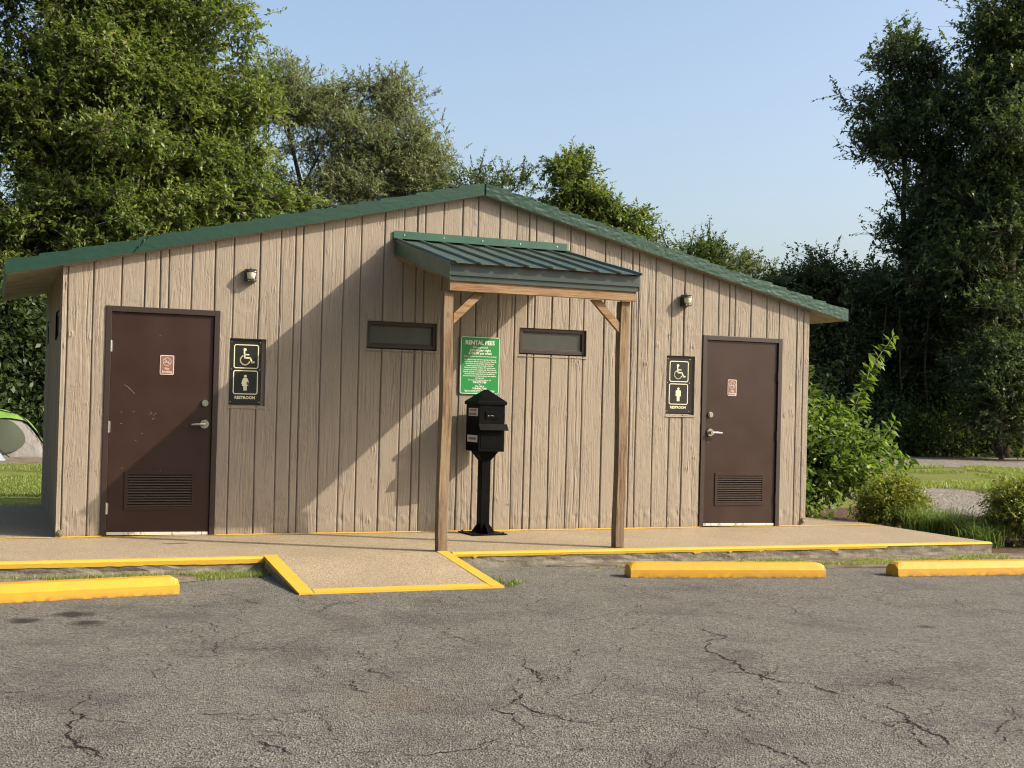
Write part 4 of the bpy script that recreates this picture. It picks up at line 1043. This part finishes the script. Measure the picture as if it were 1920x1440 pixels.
def make_tree(px, r, lobes, label, mat='leaf_green', nclump=150, ntwig=9, nleaf=12, lsize=.13, r0=.22, seed=1, group='trees behind the restroom building', name='tree', cat='tree', loc=None, sc=1.0, **kw):
    loc = loc or place(px, r); t = thing(name, label, cat, loc, 0, group); t.scale = (sc, sc, sc)
    co, F, v, cl_ = crown(lobes, nclump, ntwig, nleaf, lsize, seed, **kw)
    obj('crown', crown_mesh(co, F, v, seed), [mat, 'bark'], t)
    obj('trunk', trunk_bm(lobes, cl_, r0, seed), 'bark', t, smooth=True); return t
def dup(root, loc, rz, sc, label, group=None):
    r = root.copy(); C.objects.link(r); r.location = loc; r.rotation_euler = (0, 0, rz); r.scale = (sc, sc, sc); r['label'] = label
    if group: r['group'] = group
    for ch in list(root.children):
        c = ch.copy(); C.objects.link(c); c.parent = r
    return r
# big sunlit trees at the left
G1 = 'tall trees behind the left end of the building'
tA = make_tree(60, 35, [(0, 0, 4.0, 3.3, 2.6, 2.2), (-1.2, .3, 7.4, 3.0, 2.5, 2.5), (1.6, -.3, 8.2, 2.5, 2.2, 2.5), (.2, 0, 11.6, 2.8, 2.4, 2.4), (1.8, -.6, 5.0, 2.0, 1.6, 1.8)],
          'large bright green leafy tree filling the upper left corner of the view', nclump=900, ntwig=15, nleaf=12, lsize=.165, r0=.30, seed=11, group=G1, spread=.24, sub=18)
tB = make_tree(330, 36, [(-.1, 0, 10.5, 2.0, 2.0, 2.2), (-1.0, 0, 8.2, 2.3, 2.0, 2.2), (1.2, -.2, 8.2, 1.5, 1.6, 1.7), (.3, 0, 6.0, 2.5, 2.2, 2.2), (1.7, -.4, 5.6, 1.6, 1.6, 1.9), (1.0, 0, 3.4, 2.8, 2.0, 1.8)],
          'large green leafy tree rising behind the shaded door end of the roof', nclump=900, ntwig=15, nleaf=12, lsize=.165, r0=.28, seed=12, group=G1, spread=.24, spikes=12, sub=18)
# tree behind, haze greyed into its leaf colour
tC = make_tree(640, 46, [(-2.5, 0, 11.4, 1.2, 1.2, 1.9), (-.6, 0, 11.0, 1.4, 1.4, 2.0), (1.6, 0, 10.9, 1.6, 1.5, 2.1), (-.9, 0, 8.2, 2.6, 2.1, 2.4), (1.8, 0, 8.2, 2.1, 1.9, 2.4), (2.9, 0, 9.4, 1.0, 1.1, 1.5), (0, 0, 5.4, 3.4, 2.4, 2.2)],
          'tall feathery tree with haze-greyed leaves and several rounded tops behind the left roof slope', 'leaf_hazed', 740, 15, 13, .15, .24, 22, 'trees rising behind the roof', spread=.30, spikes=26, aspect=.40, droop=.1, sub=13)
make_tree(915, 44, [(-.5, 0, 8.4, 1.3, 1.2, .9), (.7, 0, 8.7, .7, .7, .8), (0, 0, 6.4, 1.8, 1.3, 1.5)],
          'thin spiky young tree just showing above the roof ridge', 'leaf_mid', 80, 10, 12, .15, .10, 23, 'trees rising behind the roof', spread=.3, spikes=18, upness=.6)
make_tree(1100, 40, [(-.65, 0, 7.9, .95, 1.0, 1.1), (.3, 0, 6.9, 1.6, 1.5, 1.2), (-1.1, 0, 6.5, 1.1, 1.1, 1.0), (1.45, 0, 6.4, .85, .9, .9), (0, 0, 4.9, 2.0, 1.6, 1.4)],
          'rounded bright green tree just right of the roof ridge', 'leaf_green', 260, 14, 13, .18, .16, 24, 'trees rising behind the roof', spread=.20, spikes=8, sub=7)
make_tree(1305, 38, [(-.3, 0, 5.4, .85, .9, .7), (.4, 0, 5.6, .65, .7, .55), (0, 0, 4.2, 1.2, 1.1, 1.1)],
          'small green tree with long upswept shoots above the right roof slope', 'leaf_mid', 90, 12, 12, .15, .10, 25, 'trees rising behind the roof', spread=.22, spikes=20, upness=.5)
make_tree(1400, 55, [(0, 0, 6.8, 1.2, 1.1, 1.2), (.6, 0, 5.0, 1.7, 1.4, 1.5)],
          'pale haze-greyed tree peeping between the small green tree and the dark wood', 'leaf_hazed', 90, 12, 12, .17, .12, 26, 'trees rising behind the roof', spread=.33)
# dark wood at the right
G2 = 'shaded trees at the edge of the wood on the right'
r1 = make_tree(1475, 47, [(0, 0, 4.3, 1.5, 1.4, 1.3), (-.3, 0, 2.4, 1.8, 1.5, 1.6)], 'low dark bushy tree beside the right end of the roof', 'leaf_dark', 150, 14, 13, .17, .12, 31, G2, spread=.33, sc=1.15)
r2_ = make_tree(1560, 46, [(-.3, 0, 5.2, 1.3, 1.1, 1.1), (.6, 0, 4.6, 1.2, 1.1, 1.2), (0, 0, 2.6, 2.1, 1.6, 1.9)], 'dark tree with loose thin-leaved top, left of the tall dark trees', 'leaf_dark', 190, 12, 12, .16, .12, 32, G2, spread=.33, spikes=12, sc=1.08)
make_tree(1700, 47, [(-.35, 0, 10.9, .95, .95, 1.1), (.5, 0, 10.0, 1.3, 1.1, 1.2), (-1.0, 0, 9.4, 1.1, 1.1, .9), (-1.2, 0, 8.3, 1.05, 1.0, .8), (.2, 0, 8.2, 1.5, 1.3, 1.3), (.8, 0, 6.6, 1.4, 1.2, 1.5), (.6, 0, 4.2, 1.9, 1.4, 2.2)],
          'tall airy dark tree whose crown juts left into the sky', 'leaf_dark', 330, 11, 12, .15, .16, 33, G2, spread=.26, spikes=26, sc=1.25, sub=8)
tD = make_tree(1880, 46, [(.4, 0, 11.2, 1.6, 1.5, 1.5), (-.5, 0, 10.2, 1.2, 1.2, 1.2), (0, 0, 8.6, 2.2, 1.8, 1.9), (-.5, 0, 6.4, 2.4, 1.9, 2.0), (.3, 0, 4.0, 2.7, 2.0, 2.1)],
          'tallest dark tree, at the right edge of the view', 'leaf_dark', 560, 14, 12, .165, .22, 34, G2, spread=.28, spikes=12, sc=1.25, sub=10)
dup(r1, place(1640, 49), 2.0, 1.22, 'dark rounded tree under the tall tree that juts into the sky', G2)
dup(r2_, place(1770, 48), 1.0, 1.35, 'dark tree filling the gap below the two tallest crowns', G2)
dup(r1, tuple(Vector(place(1874, 43.5))-Vector((0, 0, .85))), 1.7, .9, 'light green bush at the foot of the tallest dark tree', G2)
dup(tD, place(1880, 57), 2.4, 1.0, 'dark tree standing behind the two tallest ones', G2)
dup(tD, place(2010, 50), 1.4, 1.3, 'dark tree beyond the right edge of the view', G2)
# trees standing outside the frame: some shade the wood, some are added to block skylight
for i, (x, y_, s) in enumerate(((45, 24, 1.4), (47, 18.5, 1.45), (53, 23, 1.6), (53, 14, 1.5))):
    dup(tD, (x, y_, ZL), i*1.1, s, ('first', 'second', 'third', 'fourth')[i]+' tall dark tree outside the right edge of the view', 'trees shading the wood from outside the view')
dup(tA, place(-230, 36), 1.9, 1.0, 'big green tree beyond the left edge of the view', G1)
dup(tA, (-7.5, 5.5, ZL), 2.9, .8, 'unseen green tree added left of the building to block skylight', G1)  # this and the next: unseen, added to keep skylight off the side wall
dup(tB, (-9.5, -1.0, ZL), .9, .8, 'unseen green tree added left of the parking lot to block skylight', G1)
for i, (x, y_, s, q) in enumerate(((-22, -34, 1.2, 0), (-12, -40, 1.3, 1), (-3, -38, 1.25, 0), (6, -42, 1.35, 1), (15, -45, 1.3, 0), (-30, -24, 1.2, 1), (-26, -12, 1.1, 0))):
    dup((tA, tB)[q], (x, y_, ZL), i*1.3, s, ('first', 'second', 'third', 'fourth', 'fifth', 'sixth', 'seventh')[i]+' green tree added unseen behind the viewpoint to lower skylight', 'unseen trees added behind the viewpoint to lower skylight')  # unseen, added to lower the skylight reaching the front wall
dup(tB, place(180, 44), 2.2, 1.15, 'green tree standing behind the two largest trees on the left', G1)
def thicket(name, boxes, n, lsize, mat, seed, label):
    rng = np.random.RandomState(seed); A = []
    for (x0, x1, y0, y1, z1) in boxes:
        m = n//len(boxes); cx_ = rng.uniform(x0, x1, m); cy_ = rng.uniform(y0, y1, m); zz = rng.rand(m)**1.1*(z1*(.6+.4*np.sin(cx_*1.7)*np.sin(cx_*.63+1)+rng.rand(m)*.25))
        A.append(np.stack([cx_, cy_, zz], 1))
    c = np.concatenate(A); k = 26
    P = (c[:, None]+rng.normal(0, 1, (len(c), k, 3))*np.array([.32, .32, .25])).reshape(-1, 3); P[:, 2] = np.maximum(P[:, 2], -.1)
    D = unit(rng.normal(0, 1, P.shape)+np.array([0, 0, .3])); V = np.repeat(rng.rand(len(c)), k)
    co, F, v = leaf_quads(P, D, lsize*rng.uniform(.6, 1.3, len(P)), rng, .55, .3, vbase=V)
    o = obj(name, npmesh(name, co, F, v), mat); tag(o, label, None, None, 'stuff')
thicket('undergrowth', [(-7, 5, 20.6, 22.0, 3.6), (-9, 9, 22.5, 25.5, 5.0), (-9, 12, 27, 30, 6)], 7500, .17, 'leaf_dark', 51, 'dark undergrowth beneath the trees on the left')
thicket('undergrowth', [(20, 40, 23.0, 24.3, 2.4), (19, 38, 24.0, 26, 3.6), (19, 39, 26, 28.5, 4.4), (17, 50, 29, 34, 5.6)], 14000, .17, 'leaf_dark', 52, 'dark undergrowth along the edge of the wood on the right')
thicket('undergrowth', [(27, 37, 21.6, 22.8, 1.9), (21, 27, 22.6, 23.4, 1.5)], 1100, .15, 'leaf_mid', 53, 'lighter low growth in front of the dark wood on the right')  # leaf colour differs from the dark wood's to give lit patches
bm = B(); rs = random.Random(77)
for i in (0, 1, 3, 5):
    px = (1690, 1740, 1585, 1815, 1888, 1650, 1850)[i]; x, y_, _ = place(px, 44.5+rs.random()*1.5)
    t = thing('slender_trunk', 'thin bare trunk '+('behind the tip of the tall shrub', 'above the left end of the far gravel', 'beside the corner of the building', 'above the middle of the far gravel', 'second from the right edge', 'just left of the tall shrub tip', 'third from the right edge')[i], 'tree', (x, y_, ZL), 0, 'thin bare trunks along the edge of the wood')
    b = B(); tube(b, [(0, 0, 0), (.05, 0, 1.2), (rs.uniform(-.2, .2), 0, 3), (rs.uniform(-.3, .3), 0, 5)], [.05, .045, .035, .02], 6); obj('trunk', b, 'bark', t)
bm.free()

# ------------------------------------------------------------------ shrubs by the walk
def bush(x, y_, rx, rz_, label, mat, n, lsize, seed, aspect=.45, group='bushes beside the walkway', **kw):
    t = thing('bush', label, 'bush', (x, y_, ZL), 0, group)
    lobes = [(0, 0, rz_*.5, rx*.95, rx*.8, rz_*.5), (rx*.3, 0, rz_*.62, rx*.6, rx*.6, rz_*.4), (-rx*.35, -.02, rz_*.45, rx*.55, rx*.5, rz_*.42)]
    co, F, v, cl_ = crown(lobes, n, 9, 9, lsize, seed, twig=.15, spread=.075, aspect=aspect, shell=.35, **kw)
    co[:, 2] = np.maximum(co[:, 2], .005)
    me = crown_mesh(co, F, v, seed, .0022); me.name = 'foliage'; obj('foliage', me, [mat, 'stem'], t)
    b = B(); rs = random.Random(seed)
    for q in range(22):
        c = Vector(cl_[rs.randrange(len(cl_))]); tube(b, [(rs.uniform(-.06, .06), rs.uniform(-.06, .06), -.02), c*.5+Vector((0, 0, .05)), c], [.008, .006, .003], 5)
    obj('stems', b, 'stem', t)
bush(10.02, .42, .36, .56, 'rounded yellow-green bush between the tall shrub and the grassy clump', 'leaf_nandina', 300, .055, 61)
bush(10.72, -1.02, .46, .66, 'rounded yellow-green bush at the right edge, past the grassy clump', 'leaf_nandina', 360, .055, 62)
bush(9.30, 1.85, .45, .60, 'dark green low bush at the foot of the tall shrub by the wall', 'leaf_mid', 150, .075, 63)
# tall leafy shrub by the corner
t = thing('tall_shrub', 'tall loose shrub with big leaves on long arching stems by the corner of the wall', 'shrub', (10.05, 1.80, ZL))
lobes = [(-.25, 0, .72, .50, .45, .52), (.22, 0, .78, .42, .4, .40), (-.45, .1, 1.15, .32, .35, .33), (.35, -.1, .52, .42, .4, .36), (-.62, 0, .5, .45, .45, .5), (-.62, 0, 1.0, .30, .35, .4), (.05, 0, 1.08, .28, .3, .25)]
co, F, v, cl_ = crown(lobes, 210, 7, 8, .12, 64, twig=.24, spread=.13, aspect=.55, shell=.3, droop=.35)
co[:, 2] = np.maximum(co[:, 2], .01)
rng = np.random.RandomState(65); b = B(); PP, DD, SS = [], [], []
stems = [[(.12, .05, .5), (.36, .05, 1.05), (.50, .05, 1.42), (.60, .05, 1.70), (.72, .05, 1.92)], [(-.2, 0, .8), (.0, 0, 1.20), (.08, 0, 1.38), (.16, 0, 1.52)], [(.05, 0, .4), (.25, 0, .90), (.37, 0, 1.22), (.50, 0, 1.60), (.66, 0, 1.93), (.84, 0, 2.16), (1.04, 0, 2.42)], [(-.1, 0, .6), (-.05, 0, 1.22), (-.18, 0, 1.50), (-.27, 0, 1.72), (-.33, 0, 2.0)], [(-.45, .1, .7), (-.40, .1, 1.3), (-.36, .1, 1.75)],
         [(.2, 0, .55), (.50, 0, .80), (.78, 0, 1.00), (.98, 0, 1.12), (1.10, 0, 1.28)], [(.2, 0, .4), (.6, 0, .62), (.95, 0, .82), (1.16, 0, .92)], [(0, 0, .4), (.06, 0, 1.0), (.14, 0, 1.42)], [(.2, -.1, .3), (.7, -.1, .5), (1.05, -.1, .66), (1.30, -.1, .80)]]
for st in stems:
    pts = []
    for a, bq in zip(st, st[1:]):
        for i in range(4): pts.append(Vector(a).lerp(Vector(bq), i/4))
    pts.append(Vector(st[-1])); pts = [p+Vector((0, rng.normal(0, .012), 0)) for p in pts]
    tube(b, pts, [.010-.007*i/len(pts) for i in range(len(pts))], 6)
    for i, p in enumerate(pts[3:]):
        d = (pts[min(i+4, len(pts)-1)]-pts[i+2]).normalized(); sidev = d.cross(Vector((0, 1, 0))).normalized()
        for s in (-1, 1, -1, 1, -1):
            u = (i+3)/len(pts)
            PP.append(p+d*rng.uniform(-.03, .03)); DD.append((sidev*s*.9+d*.35+Vector(rng.normal(0, .35, 3))).normalized()); SS.append(.225*(1-.38*u)*rng.uniform(.75, 1.15))
co2, F2, v2 = leaf_quads(np.array([tuple(p) for p in PP]), np.array([tuple(p) for p in DD]), np.array(SS), rng, .5, .25, lift=.55)
co = np.concatenate([co, co2]); F = np.concatenate([F, F2+len(co)-len(co2)]); v = np.concatenate([v, v2])
obj('foliage', npmesh('foliage', co, F, v), 'leaf_sapling', t); obj('stems', b, 'stem', t)

def blades(n, pts, hgt, wid, rng, lean=.5, curve=.4):
    """n curved blades (2 quads each) at base points"""
    P = pts; a = rng.uniform(0, 2*np.pi, n); d = np.stack([np.cos(a), np.sin(a), np.zeros(n)], 1); h = hgt*rng.uniform(.55, 1.15, n)
    ln = lean*rng.uniform(.1, 1.0, n); s = np.stack([-np.sin(a), np.cos(a), np.zeros(n)], 1)*wid*rng.uniform(.7, 1.3, n)[:, None]
    up_ = np.array([0, 0, 1.0]); m = P+d*(h*ln*.35)[:, None]+up_*(h*.6)[:, None]; t_ = P+d*(h*ln*(.8+curve))[:, None]+up_*(h*(1-.35*ln*curve))[:, None]
    co = np.stack([P-s, P+s, m+s*.8, m-s*.8, t_+s*.15, t_-s*.15], 1).reshape(-1, 3); b0 = np.arange(n)*6
    F = np.concatenate([np.stack([b0, b0+1, b0+2, b0+3], 1), np.stack([b0+3, b0+2, b0+4, b0+5], 1)]); v = rng.rand(n); return co, F, np.concatenate([v, v])
rng = np.random.RandomState(71)
def tuft(x, y_, label, seed, r=.16, n=420, h=.36):
    rng = np.random.RandomState(seed); q = rng.normal(0, r*.55, (n, 2)); P = np.concatenate([q, np.zeros((n, 1))], 1)
    co, F, v = blades(n, P, h, .0045, rng, .95, .55); o = obj('grass_clump', npmesh('grass_clump', co, F, v), 'blade'); o.location = (x, y_, ZL-.01)
    tag(o, label, 'ornamental grass', 'clumps of ornamental grass beside the walkway')
tuft(10.02, -.08, 'leftmost clump of strappy grass, touching the yellow-green bush', 1)
tuft(10.15, -.30, 'second clump of strappy grass from the walkway bush', 2, .18)
tuft(10.24, -.58, 'third clump of strappy grass, midway between the two bushes', 3, .18)
tuft(10.26, -.88, 'clump of strappy grass nearest the right-hand bush', 4, .16, 380, .32)
tuft(10.02, -1.12, 'low clump of strappy grass in front by the walkway corner', 5, .16, 300, .26)
# weeds along the curb
def scatter_grass(name, label, areas, h, wid, mat, seed, lean=.6):
    rng = np.random.RandomState(seed); A = []
    for (x0, x1, y0, y1, n, patch) in areas:
        x = rng.uniform(x0, x1, n); y_ = rng.uniform(0, 1, n)
        if callable(y0): Y = y0(x)+(y1(x)-y0(x))*y_
        else: Y = y0+(y1-y0)*y_
        k = fbm(x*patch+5, Y*patch*1.2+9, 3, seed) > .46
        A.append(np.stack([x[k], Y[k], np.zeros(k.sum())], 1))
    P = np.concatenate(A); co, F, v = blades(len(P), P, h, wid, rng, lean); o = obj(name, npmesh(name, co, F, v), mat); o.location = (0, 0, ZL); tag(o, label, None, None, 'stuff'); return o
scatter_grass('weeds', 'short green weeds and grass at the foot of the curb', [(-.8, 2.05, lambda x: -1.72+0*x, lambda x: -2.28+.28*np.clip(x-.9, 0, 1), 9000, 3.0), (4.9, 9.5, lambda x: -1.80-.015*x+0.02, lambda x: -2.05-.1*np.clip(x-4.9, 0, 3.2)-.05*np.clip(x-8, 0, 2), 11000, 2.2), (9.5, 12.0, lambda x: -2.0+0*x, lambda x: -2.9+0*x, 5000, 2.0)], .034, .0020, 'turf', 81)
scatter_grass('weeds', 'small weeds in the cracks beside the ramp', [(3.70, 3.80, -2.95, -2.55, 160, 9.0), (3.78, 3.95, -2.82, -2.7, 120, 9.0), (1.95, 2.09, -2.1, -1.7, 260, 5.0)], .045, .003, 'blade', 82)
scatter_grass('grass', 'short green lawn grass beyond the walkway on the left', [(-2.0, 2.2, 3.5, 13.6, 52000, .6)], .045, .005, 'turf', 83)
scatter_grass('grass', 'short green lawn grass between the gravel bands on the right', [(15, 27, 6.5, 15.0, 70000, .5)], .06, .010, 'turf', 84)
# dry litter: a few leaves on the lot
bm = B(); rs = random.Random(4)
for (x, y_, lb) in ((2.60, -5.33, 'small dry brown leaf lying by the crack in front of the ramp'), (1.02, -3.02, 'dry brown leaf just in front of the left wheel stop end'), (1.13, -3.3, 'dry brown leaf a little nearer than the one by the left wheel stop'), (.55, -6.25, 'dry brown leaf by the crack at the lower left'), (1.7, -3.6, 'dry brown leaf in front of the left corner of the ramp')):
    lf = B(); a = rs.uniform(0, 6.28); L = rs.uniform(.018, .032)
    p = [lf.verts.new((math.cos(a+q)*L*k, math.sin(a+q)*L*k, ZL+z)) for q, k, z in ((0, 1, .010), (1.4, .5, .004), (3.14, .9, .009), (4.7, .5, .004))]; lf.faces.new(p)
    o = obj('fallen_leaf', lf, 'nbrown'); tag(o, lb, 'leaf', 'dry leaves on the parking lot')
bm.free()

# ------------------------------------------------------------------ tents
def dome_tent(x, y_, rx, ry, h, rz, label, body, fly):
    t = thing('dome_tent', label, 'tent', (x, y_, ZL-.03), rz, 'tents on the far lawn')
    def surf(u, v, k=1.0, off=0):
        X = rx*u; Y = ry*v; e = max(abs(u), abs(v)); zz = h*(max(0, 1-e**2.4))**.62
        sag = -.05*math.sin(abs(u)*6)*math.sin(abs(v)*6)
        return Vector((X*(1-.10*zz/h), Y*(1-.10*zz/h), zz+sag*(zz > .05))) * k + Vector((0, 0, off))
    bm = B(); n = 24; G = [[bm.verts.new(surf(-1+2*i/n, -1+2*j/n)) for j in range(n+1)] for i in range(n+1)]
    for i in range(n):
        for j in range(n): bm.faces.new((G[i][j], G[i+1][j], G[i+1][j+1], G[i][j+1]))
    obj('canvas', fixn(bm), body, t, smooth=True)
    bm = B(); n = 22; lim = .94; G = [[bm.verts.new(surf((-1+2*i/n)*lim, -.64+1.5*j/n, 1.035, .015)) for j in range(n+1)] for i in range(n+1)]
    for i in range(n):
        for j in range(n): bm.faces.new((G[i][j], G[i+1][j], G[i+1][j+1], G[i][j+1]))
    obj('rain_fly', fixn(bm), fly, t, smooth=True)
    bm = B(); pts = []
    for k in range(26):
        a = 2*math.pi*k/26; px_ = .12+.55*math.cos(a)*(1 if math.cos(a) < 0 else .9); zz = .41+.36*math.sin(a)
        pts.append((px_, zz*h))
    for sg in (-1, 1):
        b = B(); tube(b, [surf(-.99+1.98*i/20, sg*(-.99+1.98*i/20), 1.04, .02) for i in range(21)], [.012]*21, 5); obj('pole', b, 'fixture', t)
    # the door panel follows the sloping front
    def fy(zz): 
        e = (max(0.0, 1-(min(zz, h*.98)/h)**(1/.62)))**(1/2.4); return -ry*e*(1-.10*zz/h)-.03
    def front(u, zz): e = (max(0.0, 1-(min(zz, h*.97)/h)**(1/.62)))**(1/2.4); return surf(u, -max(e, abs(u)*.9), 1.0, .0)+Vector((0, -.05, .02))
    cx_, cz_ = sum(p[0] for p in pts)/26, sum(p[1] for p in pts)/26; prev = None
    for k in range(7):
        cur = [bm.verts.new(front(cx_+(p[0]-cx_)*(1-k/7), cz_+(p[1]-cz_)*(1-k/7))) for p in pts]
        if prev:
            for q in range(26): bm.faces.new((prev[q], prev[(q+1) % 26], cur[(q+1) % 26], cur[q]))
        prev = cur
    bm.faces.new(prev); obj('door_panel', fixn(bm), 'tent_mesh', t)
dome_tent(.02, 18.3, 1.12, 1.1, .98, 0.05, 'green and grey dome tent with dark round door on the far lawn', 'tent_grey', 'tent_green')
dome_tent(-.85, 16.2, .95, .9, .50, .4, 'low pale blue tent at the left edge of the view', 'tent_blue', 'tent_blue')
